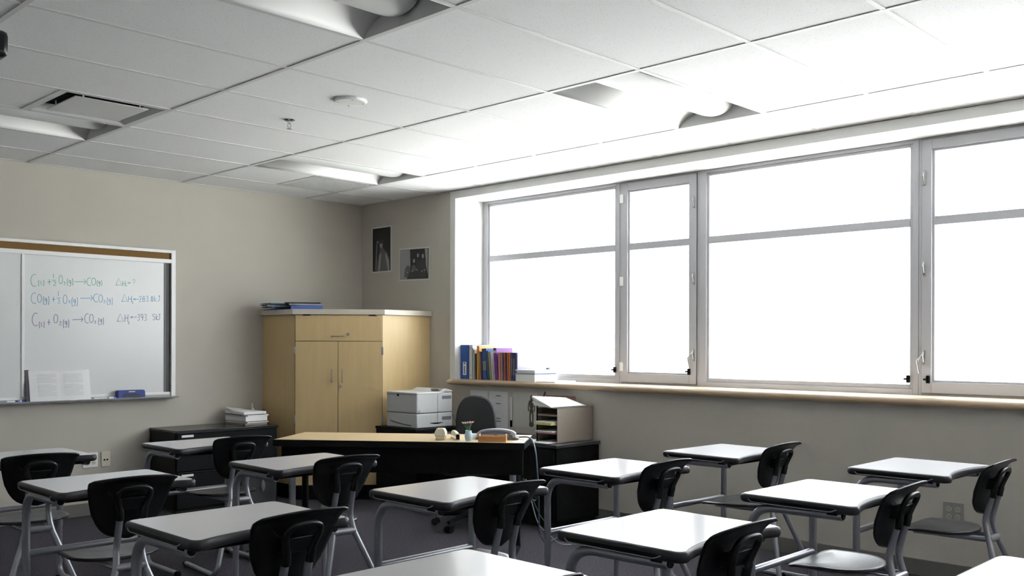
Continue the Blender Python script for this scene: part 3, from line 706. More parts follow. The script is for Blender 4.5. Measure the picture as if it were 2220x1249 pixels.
# ------------------------------------------------------------------ printer stand, printer, credenza
t_ = thing('printer_stand', 'black cabinet under the laser printer beside the corner cabinet', 'cabinet', (0, 0, 0))
MB().box(-.640, -.17, -1.585, -1.06, .05, .63).build('carcass', M['black'], t_, bevel=.003)
MB().box(-.646, -.164, -1.592, -1.055, .63, .650).build('top', M['black'], t_, bevel=.003)
MB().box(-.60, -.19, -1.56, -1.08, 0, .05).build('plinth', M['duct'], t_)
pr = thing('laser_printer', 'large light grey laser printer beside the corner cabinet', 'printer', (0, 0, .6505))
px0, px1, py0, py1 = -.598, -.205, -1.548, -1.150
MB().box(px0, px1, py0, py1, .002, .120).build('paper_drawer_unit', M['printer'], pr, bevel=.006)
m = MB(); m.box(px0, px1, py0, py1, .124, .290); m.build('body', M['printer'], pr, bevel=.008)
MB().box(px0-.003, px1-.09, py0-.001, py1, .278, .298).build('top_cover', M['printer'], pr, bevel=.008)
m = MB(); m.loft([[(px1-.12, y, .295), (px1, y, .295), (px1, y, .305), (px1-.06, y, .322), (px1-.12, y, .300)] for y in (py0, py1)]); m.build('rear_hump', M['printer'], pr, bevel=.004)
m = MB(); m.loft([[(px0+.10, py0+.06, .2985), (px1-.13, py0+.06, .2985), (px1-.13, py1-.08, .2985), (px0+.10, py1-.08, .2985)], [(px0+.13, py0+.09, .2995), (px1-.14, py0+.09, .2995), (px1-.14, py1-.11, .2995), (px0+.13, py1-.11, .2995)]]); m.build('output_tray', cmat('printer_shade', (.42, .43, .43)), pr)
MB().box(px1-.13, px1-.06, py0+.03, py0+.13, .304, .322).build('control_panel', cmat('panel_olive', (.22, .22, .17)), pr, bevel=.003)
for (z0, z1) in ((.236, .262), (.060, .088)): MB().box(px1-.115, px1-.015, py0-.003, py0+.001, z0, z1).build('vent_grille', M['printerdark'], pr)
MB().box(px0+.228, px0+.230, py0-.0015, py0, .03, .275).build('panel_seam', M['printerdark'], pr)
m = MB(); m.tube([(px0+.028+.012*math.cos(a), py0-.003, .142+.006*math.sin(a)) for a in [R(40+25*k) for k in range(11)]], .002, 6); m.build('access_latch', M['printerdark'], pr)
m = MB(); m.loft([[(px0+.06+.15*k/10+.08, py0-.002, .040-.010*math.sin(PI*k/10)) for k in range(11)], [(px0+.06+.15*k/10+.08, py0-.002, .042) for k in range(11)]], cap=False, close=False); m.build('finger_slot', M['black'], pr, solid=.001)
m = MB(); m.loft([[(px0-.002, py1-.05-.28*k/10, .055-.028*math.sin(PI*k/20)-.006) for k in range(11)], [(px0-.002, py1-.05-.28*k/10, .058-.028*math.sin(PI*k/20)) for k in range(11)]], cap=False, close=False); m.build('drawer_grip', M['printerdark'], pr, solid=.001)
MB().box(px0-.004, px0, py0+.235, py0+.255, .262, .280).build('badge', M['black'], pr)
MB().box(px0-.003, px0, py1-.035, py1-.020, .028, .044).build('maker_mark', M['papergrey'], pr)
cable('cable', [(-.17, -1.30, .80), (-.10, -1.36, .86), (-.09, -1.50, .62), (-.05, -1.62, .30)], .005, cmat('grey_cable', (.2, .2, .2)), 'grey printer cable hanging behind the laser printer')

cr = thing('credenza', 'low black credenza along the wall under the window sill', 'credenza', (0, 0, 0))
MB().box(-.50, -.015, -3.00, -1.66, .05, .595).build('carcass', M['black'], cr, bevel=.003)
MB().box(-.52, -.012, -3.012, -1.65, .595, .620).build('top', cmat('credenza_top', (.05, .053, .055), .3), cr, bevel=.004)
MB().box(-.46, -.03, -2.96, -1.70, 0, .05).build('plinth', M['duct'], cr)
for k in range(3):
    y_ = -2.985+k*.445; q = MB().box(-.516, -.50, y_, y_+.435, .07, .585).build('door', M['black'], cr, bevel=.003)
# mail sorter (open face towards -x, closed steel side towards the camera)
ms = thing('mail_sorter', 'tan metal mail sorter full of papers on the black credenza', 'mail sorter', (0, 0, .6208))
sx0, sx1, sy0, sy1, sh = -.425, -.018, -2.940, -2.735, .258
m = MB(); m.box(sx0, sx1, sy0, sy0+.003, 0, sh); m.box(sx0, sx1, sy1-.003, sy1, 0, sh); m.box(sx1-.003, sx1, sy0, sy1, 0, sh); m.box(sx0, sx1, sy0, sy1, sh-.003, sh); m.box(sx0, sx1, sy0, sy1, 0, .003)
m.build('casing', M['beige'], ms, smooth=False)
MB().box(sx0-.004, sx0+.002, sy1-.008, sy1+.001, 0, sh+.012).build('black_post', M['black'], ms)
for k in range(1, 4):
    MB().box(sx0+.002, sx1-.003, sy0+.003, sy1-.003, k*.066-.001, k*.066+.001).build('shelf', M['beige'], ms)
pm = [(0, .006, M['paper'], 'white papers on the bottom shelf of the mail sorter', -.10), (1, .012, cmat('pink_paper', (.60, .30, .33)), 'pink papers on the second shelf of the mail sorter', -.02), (1, .008, M['paper'], 'white papers under the pink ones in the mail sorter', -.04), (2, .016, cmat('yellow_paper', (.70, .66, .25)), 'yellow and white papers poking out of the mail sorter', -.05), (2, .008, M['paper'], 'white papers over the yellow ones in the mail sorter', -.03), (3, .01, cmat('kraft2', (.35, .28, .22)), 'brown folder on the top shelf of the mail sorter', -.01)]
zoff = {}
for k, th, m_, lb, ox in pm:
    z_ = .6208+k*.066+.0022+zoff.get(k, 0); zoff[k] = zoff.get(k, 0)+th+.001
    o = MB().box(0, .27, -.085, .085, 0, th).build('paper_bundle', m_, bevel=.001); o.location = (sx0+ox, (sy0+sy1)/2, z_); tag(o, lb, 'papers', 'papers in the mail sorter')
m = MB()
for k, (dx, dz) in enumerate(((0, 0), (-.012, .012), (.006, .024), (-.02, .036))):
    a = .25+.25*k
    m.loft([[(-.455+dx, -2.925, .002+dz*.1), (-.455+dx, -2.925, .006+dz*.1), (-.08+dx*.5, -2.925, .005+dz*.1), (-.08+dx*.5, -2.925, .002+dz*.1)],
            [(-.425+dx, -2.70, .004+.070*a-.010), (-.425+dx, -2.70, .010+.072*a), (-.10-dx, -2.72, .008+.050*a), (-.10-dx, -2.72, .002+.045*a)]])
o = m.build('white_papers', M['paper'], smooth=False); o.location = (0, 0, .6208+sh+.0015); tag(o, 'bright white loose papers lying tilted on top of the mail sorter', 'papers')
m = MB(); m.loft([[(-.455, -2.90, 0), (-.455, -2.76, .0), (-.20, -2.76, 0), (-.20, -2.90, 0)], [(-.455, -2.90, .002), (-.455, -2.76, .002), (-.20, -2.76, .002), (-.20, -2.90, .002)]]); 
o = MB().box(-.13, .13, -.10, .10, 0, .002).build('loose_sheet', M['paper']); o.location = (-.47, -2.62, .6212); o.rotation_euler = (0, 0, .5); tag(o, 'white sheet on the credenza in front of the mail sorter', 'paper')
o = MB().box(-.11, .11, -.10, .10, 0, .002).build('loose_sheet', M['papergrey']); o.location = (-.40, -2.33, .6212); o.rotation_euler = (0, 0, -.3); tag(o, 'grey sheet on the credenza farther from the mail sorter', 'paper')

# papers taped to the wall under the sill (flat things)
def sheet(name, y0, y1, z0, z1, m_, label, cat='paper', tilt=0):
    t_ = thing(name, label, cat, (-.0015, (y0+y1)/2, (z0+z1)/2)); t_.rotation_euler = (tilt, 0, 0)
    hy, hz = abs(y1-y0)/2, (z1-z0)/2
    MB().box(-.001, 0, -hy, hy, -hz, hz).build('sheet', m_, t_, smooth=False); return t_, hy, hz
ink = cmat('ink', (.10, .10, .11)); lt = cmat('light_ink', (.40, .41, .43))
t_, hy, hz = sheet('notice_sheet', -1.556, -1.772, .665, .951, M['papergrey'], 'white notice taped under the sill, partly behind the office chair')
m = MB(); m.box(-.0022, -.0012, -.02, .03, .09, .094); m.box(-.0022, -.0012, -.06, .07, .05, .053); m.box(-.0022, -.0012, -.06, .07, .03, .033); m.build('print', lt, t_, smooth=False)
t_, hy, hz = sheet('notice_sheet', -1.792, -2.012, .622, .952, M['papergrey'], 'printed schedule sheet with black bars taped right of the office chair')
m = MB()
for z in (.125, .06, -.065, -.088): m.box(-.0024, -.0012, -.028, .028, z, z+.007)
m.build('black_bars', ink, t_, smooth=False)
m = MB()
for k in range(18): m.box(-.0022, -.0012, -.08+(k % 3)*.01, .085-(k % 4)*.02, -.135+k*.015, -.133+k*.015)
m.build('print', lt, t_, smooth=False)
t_, hy, hz = sheet('drawing_sheet', -2.075, -2.345, .672, .955, cmat('aged_paper', (.56, .55, .50)), 'aged sheet with a dark standing figure drawing under the sill', 'drawing')
fig = cmat('sepia', (.09, .08, .06)); m = MB()
def disc(m, y, z, ry, rz, x=-.0026, n=14): m.add([(x, y+ry*math.cos(2*PI*k/n), z+rz*math.sin(2*PI*k/n)) for k in range(n)], [tuple(range(n))])
disc(m, -.075, .105, .014, .020); disc(m, -.075, .05, .028, .042); disc(m, -.075, -.005, .022, .022)
for s_ in (-1, 1):
    m.tube([(-.0026, -.075+s_*.024, .075), (-.0026, -.075+s_*.036, .03), (-.0026, -.075+s_*.032, -.01)], .004, 5)
    m.tube([(-.0026, -.075+s_*.012, -.01), (-.0026, -.075+s_*.016, -.06), (-.0026, -.075+s_*.012, -.135)], .006, 5)
disc(m, -.075, -.115, .028, .022)
m.build('figure_drawing', fig, t_, smooth=False)
m = MB(); 
for k in range(3): m.box(-.0022, -.0012, .06, .09, .11-k*.012, .112-k*.012)
m.build('print', lt, t_, smooth=False)
t_ = thing('wall_marker', 'black-capped white pen clipped to the wall left of the figure drawing', 'pen', (-.012, -2.062, .79))
MB().tube([(0, 0, -.07), (0, 0, .12)], .008, 8).build('barrel', M['papergrey'], t_); MB().tube([(0, 0, -.125), (0, 0, -.07)], .0095, 8).build('cap', M['black'], t_)
t_, hy, hz = sheet('red_notice', -2.44, -2.755, .78, .945, cmat('faded_red_paper', (.33, .17, .16)), 'faded red sheet on the wall behind the mail sorter', 'paper')
t_ = thing('hanging_keys', 'dark bunch of small items hanging above the mail sorter', 'keys', (-.012, -2.43, .93))
for k in range(5): MB().lathe([(.001, -.012), (.007, -.008), (.008, .004), (.001, .012)], (.0, .006*(k % 3)-.01, -.013*k+.03), 8).build('piece', fig, t_)

# framed-less photo prints
wbd = cmat('print_white', (.66, .66, .64)); pbk = cmat('print_black', (.018, .018, .02), .4); pg1 = cmat('print_mid_grey', (.13, .13, .13), .5); pg2 = cmat('print_light_grey', (.33, .33, .33), .5); pg3 = cmat('print_dark_grey', (.05, .05, .052), .5)
def printsheet(y0, y1, z0, z1, label, tilt):
    t_ = thing('photo_print', label, 'photo print', (-.002, (y0+y1)/2, (z0+z1)/2)); t_.rotation_euler = (tilt, 0, 0)
    hy, hz = abs(y1-y0)/2, (z1-z0)/2
    MB().box(-.001, 0, -hy, hy, -hz, hz).build('paper_border', wbd, t_, smooth=False)
    MB().box(-.0016, -.001, -hy+.012, hy-.012, -hz+.012, hz-.012).build('picture', pbk, t_, smooth=False)
    return t_
def poly(m, pts, x=-.0020): m.add([(x, y, z) for y, z in pts], [tuple(range(len(pts)))])
t_ = printsheet(-.162, -.461, 2.036, 2.474, 'black and white print of a person in a coat at a microphone stand', 0)
# local +y is to the left seen from the room
m = MB(); poly(m, [(.07, -.205), (-.125, -.205), (-.12, -.10), (-.09, -.04), (-.045, -.005), (-.01, .03), (.015, .025), (.035, -.045), (.06, -.12)]); m.build('coat', pg1, t_, smooth=False)
m = MB(); poly(m, [(.05, -.205), (.022, -.205), (.0, -.03), (.035, -.05)], -.0024); poly(m, [(-.10, -.205), (-.12, -.205), (-.115, -.12), (-.07, -.03), (-.06, -.06)], -.0024); m.build('coat_highlight', pg2, t_, smooth=False)
m = MB(); disc(m, .005, .045, .024, .034, -.0022); m.build('face', pg2, t_, smooth=False)
m = MB(); disc(m, -.005, .075, .030, .022, -.0026); m.build('hair', pg3, t_, smooth=False)
m = MB(); m.tube([(-.0022, .085, -.20), (-.0022, .072, .05), (-.0022, .06, .07)], .004, 5); disc(m, .058, .075, .014, .010, -.0024); m.build('microphone_stand', pg2, t_, smooth=False)
t_ = printsheet(-.580, -1.012, 1.938, 2.238, 'black and white print of four seated people in front of a doorway', .02)
m = MB(); poly(m, [(.20, -.135), (.20, .135), (.06, .135), (.05, -.02), (.10, -.135)]); m.build('pale_wall', pg2, t_, smooth=False)
m = MB(); poly(m, [(-.15, .135), (-.195, .135), (-.195, -.10), (-.17, -.02)]); m.build('pale_door_frame', pg2, t_, smooth=False)
for (yy, zz, s_) in ((.085, .0, 1), (.0, .005, .95), (-.055, .055, .9), (-.125, .045, .95)):
    m = MB(); disc(m, yy, zz+.025*s_, .016*s_, .022*s_, -.0026); m.build('face', pg2, t_, smooth=False)
m = MB(); poly(m, [(.14, -.12), (.13, -.04), (.10, -.01), (.07, -.01), (.045, -.05), (.05, -.12)], -.0024); poly(m, [(.04, -.10), (.03, -.02), (.0, -.0), (-.03, -.03), (-.03, -.08)], -.0023); m.build('seated_figures', pg1, t_, smooth=False)
m = MB(); poly(m, [(-.03, -.13), (-.03, .02), (-.055, .05), (-.08, .02), (-.10, .03), (-.125, .045), (-.16, .02), (-.17, -.13)], -.0022); poly(m, [(.10, -.135), (.06, -.07), (-.05, -.06), (-.10, -.135)], -.0028); m.build('dark_clothes', pg3, t_, smooth=False)
for (yy, zz) in ((.095, -.075), (.02, -.065), (-.045, -.055), (-.115, -.07), (-.15, -.06)):
    m = MB(); disc(m, yy, zz, .010, .008, -.0030, 8); m.build('hand', pg2, t_, smooth=False)

# ------------------------------------------------------------------ books on the sill (each an own thing; spines face the room)
Zs = 1.0428
def book(y0, y1, h_, dp, c_, label, lean=0.0, x0=.055, nm='book', band=None, hard=True, spine_tag=None):
    """spine from y0 (left) to y1 (right, more negative); lean = sideways tilt about x, top moving to +y"""
    w_ = abs(y1-y0)-.001
    t_ = thing(nm, label, 'binder' if nm == 'ring_binder' else 'book', (x0, (y0+y1)/2, Zs+abs(math.sin(lean))*w_/2+.0005), 0, 'books on the window sill')
    t_.rotation_euler = (-lean, 0, 0)
    mm = cmat('cover_%02d' % len(M), c_, .45)
    m = MB(); m.box(0, .003, -w_/2, w_/2, 0, h_); m.box(0, dp, -w_/2, -w_/2+.002, 0, h_); m.box(0, dp, w_/2-.002, w_/2, 0, h_)
    m.build('cover', mm, t_, smooth=False)
    MB().box(.004, dp-.003, -w_/2+.0025, w_/2-.0025, .003, h_-.004).build('pages', M['paper'], t_, smooth=False)
    if band: MB().box(-.0008, 0, -w_/2+.002, w_/2-.002, h_*band[0], h_*band[1]).build('spine_print', cmat('spine_%02d' % len(M), band[2]), t_, smooth=False)
    return t_
b0 = book(-1.370, -1.476, .300, .27, (.012, .085, .36), 'thick blue ring binder standing at the left end of the sill', nm='ring_binder')
MB().box(-.0015, 0, -.022, .022, .035, .150).build('spine_label', M['papergrey'], b0, smooth=False)
m = MB(); m.box(-.0022, -.0014, -.010, .010, .13, .145); m.box(-.0022, -.0014, -.006, .006, .045, .115); m.build('label_print', ink, b0, smooth=False)
b1 = book(-1.478, -1.520, .297, .27, (.60, .60, .63), 'white ring binder next to the thick blue binder', nm='ring_binder')
for z in (.03, .27): MB().tube([(-.003, 0, z), (0, 0, z)], .006, 10).build('rivet', M['nickel'], b1)
BL = [
 (-1.523, -1.534, .270, (.66, .66, .66), 'thin white booklet beside the white binder', 0, None),
 (-1.536, -1.548, .255, (.68, .66, .62), 'second thin off-white booklet beside the white binder', 0, None),
 (-1.551, -1.573, .225, (.02, .055, .065), 'black and teal book left of the orange-yellow one', 0, None),
 (-1.577, -1.603, .292, (.70, .30, .05), 'tall orange-yellow book beside the black and teal one', 0, None),
 (-1.607, -1.625, .245, (.42, .30, .12), 'thin tan book behind the tall orange-yellow one', .03, None),
 (-1.628, -1.646, .240, (.13, .06, .13), 'dark plum book left of the big blue textbook', .04, None),
 (-1.652, -1.705, .268, (.02, .07, .26), 'big blue textbook leaning on the plum book', .055, (.3, .6, (.18, .22, .20))),
 (-1.710, -1.735, .250, (.02, .10, .20), 'dark teal-blue book right of the big blue textbook', .08, None),
 (-1.739, -1.760, .240, (.36, .30, .12), 'olive-gold book leaning left of the white one', .10, None),
 (-1.766, -1.776, .240, (.62, .62, .64), 'thin white book leaning against the olive-gold one', .11, None),
 (-1.806, -1.842, .275, (.13, .025, .20), 'tall purple book leaning to the left', .10, (.84, .92, (.65, .6, .7))),
 (-1.845, -1.872, .236, (.48, .22, .19), 'first faded pink book right of the purple one', .03, None),
 (-1.874, -1.896, .236, (.42, .20, .18), 'second faded pink book beside the striped one', .03, None),
 (-1.898, -1.912, .236, (.10, .09, .18), 'dark navy paperback among the orange ones', .04, None),
 (-1.914, -1.930, .236, (.50, .15, .08), 'red-orange paperback just right of the dark navy one', .04, None),
 (-1.932, -1.948, .236, (.11, .06, .13), 'dark purple paperback between red-orange ones', .04, None),
 (-1.950, -1.968, .236, (.55, .17, .07), 'red-orange paperback just right of the dark purple one', .03, None),
 (-1.970, -1.990, .236, (.58, .16, .06), 'last red-orange paperback next to the navy ones', .03, None),
 (-1.992, -2.010, .236, (.05, .07, .20), 'first navy paperback near the lavender cover', .02, (.2, .8, (.14, .16, .2))),
 (-2.012, -2.030, .236, (.05, .07, .20), 'middle navy paperback near the lavender cover', .02, (.2, .8, (.14, .16, .2))),
 (-2.032, -2.050, .236, (.05, .07, .20), 'last navy paperback, against the lavender cover', .02, (.2, .8, (.14, .16, .2))),
]
dyb = .005
for (a, b, h_, cc, lb, ln, bd) in BL: book(a, b, h_, .20, cc, lb, ln, band=bd)
lv = book(-2.054, -2.066, .236, .20, (.28, .26, .55), 'lavender textbook at the end of the row, its cover facing right', .0)
m = MB(); lh = cmat('cover_white', (.75, .75, .80)); yv = -.0068
m.box(.065, .130, yv, yv+.001, .205, .225)
for k in range(8): m.box(.025+k*.020, .040+k*.020, yv, yv+.001, .165, .190 if k in (0, 3, 5) else .182)
for k in range(5): m.box(.045+k*.018, .058+k*.018, yv, yv+.001, .135, .148)
m.build('cover_lettering', lh, lv, smooth=False)
# paper stacks right of the books
pst = [(0, .058, 'thick stack of white paper at the bottom of the sill pile', M['paper'], .0), (.059, .010, 'blue-edged booklet in the sill paper pile', cmat('blue_edge', (.28, .33, .48)), .03), (.070, .016, 'grey-edged booklet topping the sill paper pile', M['papergrey'], -.03), (.087, .010, 'white sheets on the very top of the sill pile', M['paper'], .02)]
for dz, th, lb, m_, rz in pst:
    o = MB().box(-.14, .14, -.108, .108, 0, th).build('paper_pad', m_, bevel=.001); o.location = (.155, -2.195+rz*.3, Zs+dz+.0005); o.rotation_euler = (0, 0, rz); tag(o, lb, 'papers', 'paper pile on the sill')
o = MB().box(-.13, .13, -.10, .10, 0, .010).build('paper_pad', M['paper'], bevel=.001); o.location = (.14, -2.425, Zs); 
tag(o, 'low white paper pad right of the pile on the sill', 'papers')
t_ = thing('binder_clip', 'small dark binder clip on top of the sill paper pile', 'binder clip', (.25, -2.235, Zs+.0985))
m = MB(); m.loft([[(x, -.014, 0), (x, .014, 0), (x, .0, .014)] for x in (-.017, .017)]); m.build('clip_body', M['black'], t_)
for s_ in (-1, 1): MB().tube([(-.008, s_*.012, .003), (0, s_*.030, .006), (.008, s_*.012, .003)], .0012, 5).build('clip_wire', M['chrome'], t_)

# ------------------------------------------------------------------ office chair
oc = thing('office_chair', 'charcoal fabric swivel office chair behind the teacher desk', 'office chair', (-.83, -2.46, 0), R(-50))
# local: faces -y (towards the desk)
m = MB(); rings = []
NB = 20
def backring(s_, y):
    pts = []
    for k in range(NB*2):
        a = 2*PI*k/(NB*2); ca, sa = math.cos(a), math.sin(a)
        wx = .152*s_; hz_ = .235*s_
        e = .75
        x = wx*math.copysign(abs(ca)**e, ca)*(1.0 if sa > 0 else 1.03); z = hz_*math.copysign(abs(sa)**e, sa)
        pts.append((x, y+.35*(x*x)*-1.0, .725+z))
    return pts
for s_, y in ((.80, .205), (.95, .21), (1, .225), (1, .245), (.95, .262), (.80, .27)): rings.append(backring(s_, y))
m.loft(rings); m.build('backrest', M['fabric'], oc)
m = MB(); m.loft([[(.24*s_*math.copysign(abs(math.cos(a))**.7, math.cos(a)), -.02+.23*s_*math.copysign(abs(math.sin(a))**.7, math.sin(a)), z) for a in [2*PI*k/32 for k in range(32)]] for s_, z in ((.85, .40), (1, .415), (1, .445), (.93, .462), (.7, .468))]); m.build('seat', M['fabric'], oc)
MB().tube(arc([(0, .05, .40), (0, .26, .40), (0, .30, .48), (0, .262, .66)], .06, 4), .018, 10, sx=1.6).build('back_support', M['black'], oc)
MB().tube([(0, 0, .10), (0, 0, .26), (0, 0, .27), (0, 0, .40)], [.028, .028, .016, .016], 14).build('gas_lift', M['black'], oc)
for k in range(5):
    a = 2*PI*k/5+R(25); e = Vector((math.cos(a), math.sin(a), 0))
    q = MB().tube([(e.x*.02, e.y*.02, .105), (e.x*.16, e.y*.16, .095), (e.x*.29, e.y*.29, .075)], [.024, .020, .014], 8).build('base_arm', M['black'], oc)
    pxx, pyy = e.x*.285, e.y*.285; sd = Vector((-e.y, e.x, 0))
    for s_ in (-1, 1): MB().tube([(pxx+sd.x*s_*.010, pyy+sd.y*s_*.010, .027), (pxx+sd.x*s_*.026, pyy+sd.y*s_*.026, .027)], .0265, 14).build('caster', M['blackp'], q)
# recycling bin
rb = thing('recycling_bin', 'dark grey recycling bin with a leaf emblem behind a student desk', 'bin', (-2.375, -1.985, 0), R(-8))
m = MB(); m.loft([[(-a, -b, z), (a, -b, z), (a, b, z), (-a, b, z)] for a, b, z in ((.10, .10, 0), (.122, .125, .50), (.117, .120, .50), (.096, .096, .01))]); m.build('body', cmat('bin_grey', (.10, .105, .11), .5), rb, bevel=.004)
m = MB(); m.loft([[(-a, -b, z), (a, -b, z), (a, b, z), (-a, b, z)] for a, b, z in ((.124, .128, .49), (.130, .136, .49), (.130, .136, .51), (.118, .122, .51))] + []); m.build('rim', cmat('bin_rim', (.20, .205, .21), .4), rb)
m = MB(); m.add([(.02+.018*math.sin(a)*(.6 if a > PI else 1), -.128, .43+.04*math.cos(a)) for a in [2*PI*k/12 for k in range(12)]], [tuple(range(12))]); m.build('leaf_emblem', cmat('leaf_pale', (.30, .31, .32)), rb, solid=.001)

# ------------------------------------------------------------------ student desk
def desk_outline(off, conc=.048, n=8, rc=.032):
    x0, x1, yb, yf = off, .60-off, -off, -.50+off
    r_ = max(rc-off*.6, .008)
    pts = []
    def corner(cx, cy, a0, a1):
        for k in range(6): a = R(a0+(a1-a0)*k/5); pts.append((cx+r_*math.cos(a), cy+r_*math.sin(a)))
    corner(x0+r_, yb-r_, 180, 90); corner(x1-r_, yb-r_, 90, 0); corner(x1-r_, yf+r_, 0, -90)
    xa, xb = x1-r_, x0+r_
    for k in range(1, n*2):
        t = k/(n*2); x = xa+(xb-xa)*t; s_ = math.sin(PI*t)**.8; pts.append((x, yf+conc*s_))
    corner(x0+r_, yf+r_, 270, 180)
    return pts
def make_desk():
    t = thing('student_desk', '', 'desk')
    prof = [(.010, .7455), (.004, .7435), (0, .737), (0, .722), (.004, .714), (.012, .711)]
    MB().loft([[(x, y, z) for x, y in desk_outline(o_)] for o_, z in prof]).build('edge_band', M['band'], t, ang=50)
    MB().loft([[(x, y, z) for x, y in desk_outline(.013)] for z in (.744, .7466)]).build('worktop', M['lam'], t, ang=30)
    for x_, s_ in ((-.001, -1), (.601, 1)):
        m = MB(); m.loft([[(x_+s_*.0015, y, z0_), (x_+s_*.0015, y, z1_), (x_-s_*.002, y, z1_), (x_-s_*.002, y, z0_)] for y, z0_, z1_ in ((-.045, .726, .728), (-.060, .719, .7325), (-.400, .719, .7325), (-.425, .727, .729))]); q = m.build('groove_shade', M['black'], t, smooth=False)  # dark strip on the edge, colours in the shade of a recess
        MB().tube(arc([(x_+s_*.001, -.050, .7285), (x_+s_*.002, -.062, .7175), (x_+s_*.002, -.400, .7175), (x_+s_*.001, -.425, .7285)], .01, 3), .0020, 6).build('groove_lip', M['steel'], q)
    for x_ in (.030, .565):
        lg = MB(); lg.tube(arc([(x_, -.435, .7005), (x_, -.045, .697), (x_, -.045, .30)], .11, 8), .0175, 12); q = lg.build('leg', M['steel'], t)
        MB().tube([(x_, -.435, .703), (x_, -.441, .703)], .0140, 12).build('end_cap', M['black'], q)
        MB().tube(arc([(x_, -.045, .31), (x_, -.045, .022), (x_, -.44, .022)], .07, 6), .0150, 12).build('foot', M['steel'], q)
        MB().box(x_-.016, x_+.016, -.062, -.030, 0, .020).build('glide', M['black'], q, bevel=.003)
        MB().tube([(x_, -.43, .020), (x_, -.452, .020)], .0175, 10).build('glide', M['black'], q)
        MB().box(x_-.020, x_+.020, -.42, -.38, .704, .712).build('bracket', M['black'], t)
    MB().tube([(.030, -.045, .43), (.565, -.045, .43)], .0155, 12).build('crossbar', M['steel'], t)
    MB().box(.05, .545, -.40, -.385, .690, .712).build('cross_rail', M['black'], t)
    return t
def make_chair():
    """origin on the floor under the rear cross tube, faces +y"""
    t = thing('student_chair', '', 'chair')
    # seat
    out = []
    W_, Lf, Lr = .192, .39, .06
    for k in range(6): a = R(180-90*k/5); out.append((-W_+.035+.035*math.cos(a)+.0, Lf-.035+.035*math.sin(a)))
    for k in range(6): a = R(90-90*k/5); out.append((W_-.035+.035*math.cos(a), Lf-.035+.035*math.sin(a)))
    out.append((W_*1.0, .24))
    for k in range(15):
        a = R(0-180*k/14); out.append((W_*math.cos(a)*(1.0), .205+.145*math.sin(a)*1.0))
    out.append((-W_, .24))
    cx_, cy_ = 0, .23
    rings = []
    for s_, dz in ((.05, -.012), (.4, -.011), (.7, -.007), (.9, -.001), (.97, .001), (1, -.003), (.995, -.011), (.96, -.014), (.7, -.020), (.05, -.024)):
        rings.append([(cx_+(x-cx_)*s_, cy_+(y-cy_)*s_, .452+dz-(.012*max(0, (y-.34)/.055) if s_ > .8 else 0)) for x, y in out])
    MB().loft(rings).build('seat', M['seat'], t, ang=60)
    # back shell
    m = MB(); nu, nv = 20, 22
    prof = [(0, .030), (.03, .062), (.08, .086), (.16, .108), (.28, .128), (.45, .148), (.65, .162), (.85, .171), (1.0, .178)]
    def hw_(v):
        for (a, b), (c_, d_) in zip(prof, prof[1:]):
            if v <= c_: return b+(d_-b)*(v-a)/(c_-a)
        return prof[-1][1]
    def yb(v):
        pts = [(0, .030), (.25, .028), (.5, .012), (.75, -.012), (.87, -.026), (.95, -.044), (1, -.072)]
        for (a, b), (c_, d_) in zip(pts, pts[1:]):
            if v <= c_: return b+(d_-b)*(v-a)/(c_-a)
        return pts[-1][1]
    grid = []
    for i_ in range(nv+1):
        v = i_/nv; row = []
        for j_ in range(nu+1):
            u = -1+2*j_/nu; ztop = .801-.012*u*u-(.005 if abs(u) > .97 else 0); zb = .535
            x = hw_(v)*u
            row.append((x, yb(v)+.024*u*u*(1-.25*v)-.004, zb+(ztop-zb)*v))
        grid.append(row)
    m.loft(grid, cap=False, close=False)
    bs = m.build('back_shell', M['blackp'], t, ang=80)
    md = bs.modifiers.new('solid', 'SOLIDIFY'); md.thickness = .007; md.offset = 1
    for s_ in (-1, 1): MB().tube([(s_*.098, -.012, .748), (s_*.078, -.022, .722)], .0018, 5).build('rib', M['band'], bs)
    # bracket: inverted U with grip
    pth = [(-0.047, -0.018, 0.622), (-0.048, -0.024, 0.655), (-0.056, -0.034, 0.69), (-0.067, -0.047, 0.722), (-0.064, -0.057, 0.745), (-0.042, -0.062, 0.757), (0, -0.064, 0.76), (0.042, -0.062, 0.757), (0.064, -0.057, 0.745), (0.067, -0.047, 0.722), (0.056, -0.034, 0.69), (0.048, -0.024, 0.655), (0.047, -0.018, 0.622)]
    sm = arc(pth, .02, 3)
    MB().tube(sm, [.0165 if (p.z < .665) else .0125 for p in sm], 12, sx=.9, up=(0, 1, 0)).build('grip_bracket', M['blackp'], t, ang=60)
    m = MB(); m.loft([[(-.055, -.018, .66), (.055, -.018, .66), (.055, .02, .66), (-.055, .02, .66)], [(-.068, -.045, .715), (.068, -.045, .715), (.068, .01, .715), (-.068, .01, .715)]])
    m.build('back_web', M['blackp'], t, bevel=.004)
    for s_ in (-1, 1):
        pth = [(s_*.047, -.022, .655), (s_*.048, .002, .565), (s_*.050, .018, .505), (s_*.056, -.002, .425), (s_*.190, -.125, .055), (s_*.205, -.10, .017), (s_*.205, .30, .017)]
        lg = MB(); lg.tube(arc(pth, [.03, .05, .04, .03, .03], 5), .0145, 12); q = lg.build('leg', M['steel'], t)
        MB().box(s_*.205-.014, s_*.205+.014, -.12, -.085, 0, .016).build('glide', M['black'], q, bevel=.003)
        MB().tube([(s_*.205, .295, .0165), (s_*.205, .315, .0165)], .0162, 10).build('glide', M['black'], q)
        MB().tube([(s_*.052, -.004, .420), (s_*.075, .13, .422), (s_*.090, .34, .424)], .0135, 10).build('seat_rail', M['steel'], t)
    MB().tube([(-.062, -.004, .420), (.062, -.004, .420)], .0175, 12).build('cross_tube', M['steel'], t)
    return t
desk0 = make_desk(); chair0 = make_chair()
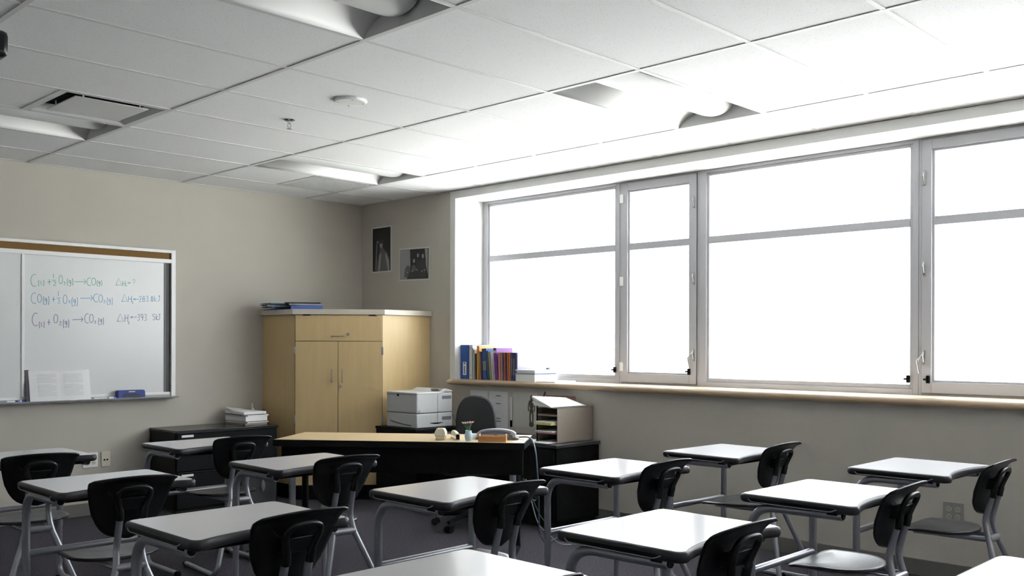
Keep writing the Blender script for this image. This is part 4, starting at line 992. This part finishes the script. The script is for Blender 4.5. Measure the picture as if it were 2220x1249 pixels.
desk0['group'] = 'student desks in rows'; chair0['group'] = 'student chairs tucked at the desks'
DK = {  # far-left corner of each top, heading
 'R2': (-1.125, -5.470, 0, 'student desk nearest the four-socket outlet, rightmost full desk'),
 'R1': (-2.235, -5.530, 0, 'bright-topped student desk in front of the rightmost full desk, white-gleaming chair seat beside it'),
 'J': (-3.350, -5.517, 0, 'bright-topped student desk, large one right of centre at the bottom'),
 'K': (-4.330, -5.510, 0, 'student desk cut off by the bottom edge at centre'),
 'F': (-1.190, -4.405, R(-2), 'student desk against the bare wall under the window, shorter view right of the mail sorter'),
 'H': (-2.235, -4.410, R(-1), 'student desk just right of the hanging cable and teacher desk'),
 'G': (-3.255, -4.385, 0, 'student desk directly in front of the teacher desk middle'),
 'C': (-4.270, -4.360, 0, 'student desk in the lower left foreground'),
 'E': (-3.190, -3.120, R(-1), 'student desk in front of the left end of the teacher desk'),
 'B': (-4.200, -3.110, 0, 'student desk at left with the wall jack behind it'),
 'D': (-3.110, -1.930, 0, 'student desk in front of the black file cabinet'),
 'A': (-4.125, -1.850, 0, 'student desk at the far left edge under the whiteboard'),
 'L': (-3.300, -6.670, 0, 'white desk top corner at the bottom right corner'),
}
CH = {
 'R2': (-.745, -6.035, R(0), 'rightmost black student chair, next to the four-socket outlet'),
 'R1': (-1.840, -6.025, R(2), 'black student chair with glaring white seat, second from the right at bottom'),
 'J': (-3.045, -6.000, R(0), 'black student chair at the bottom right of centre, partly cut off'),
 'K': (-4.055, -6.030, R(0), 'black student chair whose top edge only shows at the bottom'),
 'F': (-.775, -4.905, R(0), 'small black student chair against the wall under the big window'),
 'H': (-1.890, -4.910, R(0), 'black student chair at the desk right of the teacher desk'),
 'G': (-2.940, -4.892, R(0), 'black student chair right in front of the teacher desk panel'),
 'C': (-3.900, -4.850, R(1), 'big black student chair in the lower left foreground'),
 'E': (-2.870, -3.690, R(-4), 'black student chair in front of the teacher desk left half'),
 'B': (-3.935, -3.670, R(-6), 'black student chair left, with the grey seat in full view'),
 'D': (-2.730, -2.450, R(-5), 'black student chair in front of the black file cabinet'),
 'A': (-3.910, -2.560, R(-7), 'black student chair at the far left edge of the photo'),
}
first = True
for k, (x, y, rz, lb) in DK.items():
    if first: desk0.location = (x, y, 0); desk0.rotation_euler = (0, 0, rz); desk0['label'] = lb; first = False
    else: dup(desk0, (x, y, 0), rz, lb)
first = True
for k, (x, y, rz, lb) in CH.items():
    if first: chair0.location = (x, y, 0); chair0.rotation_euler = (0, 0, rz); chair0['label'] = lb; first = False
    else: dup(chair0, (x, y, 0), rz, lb)
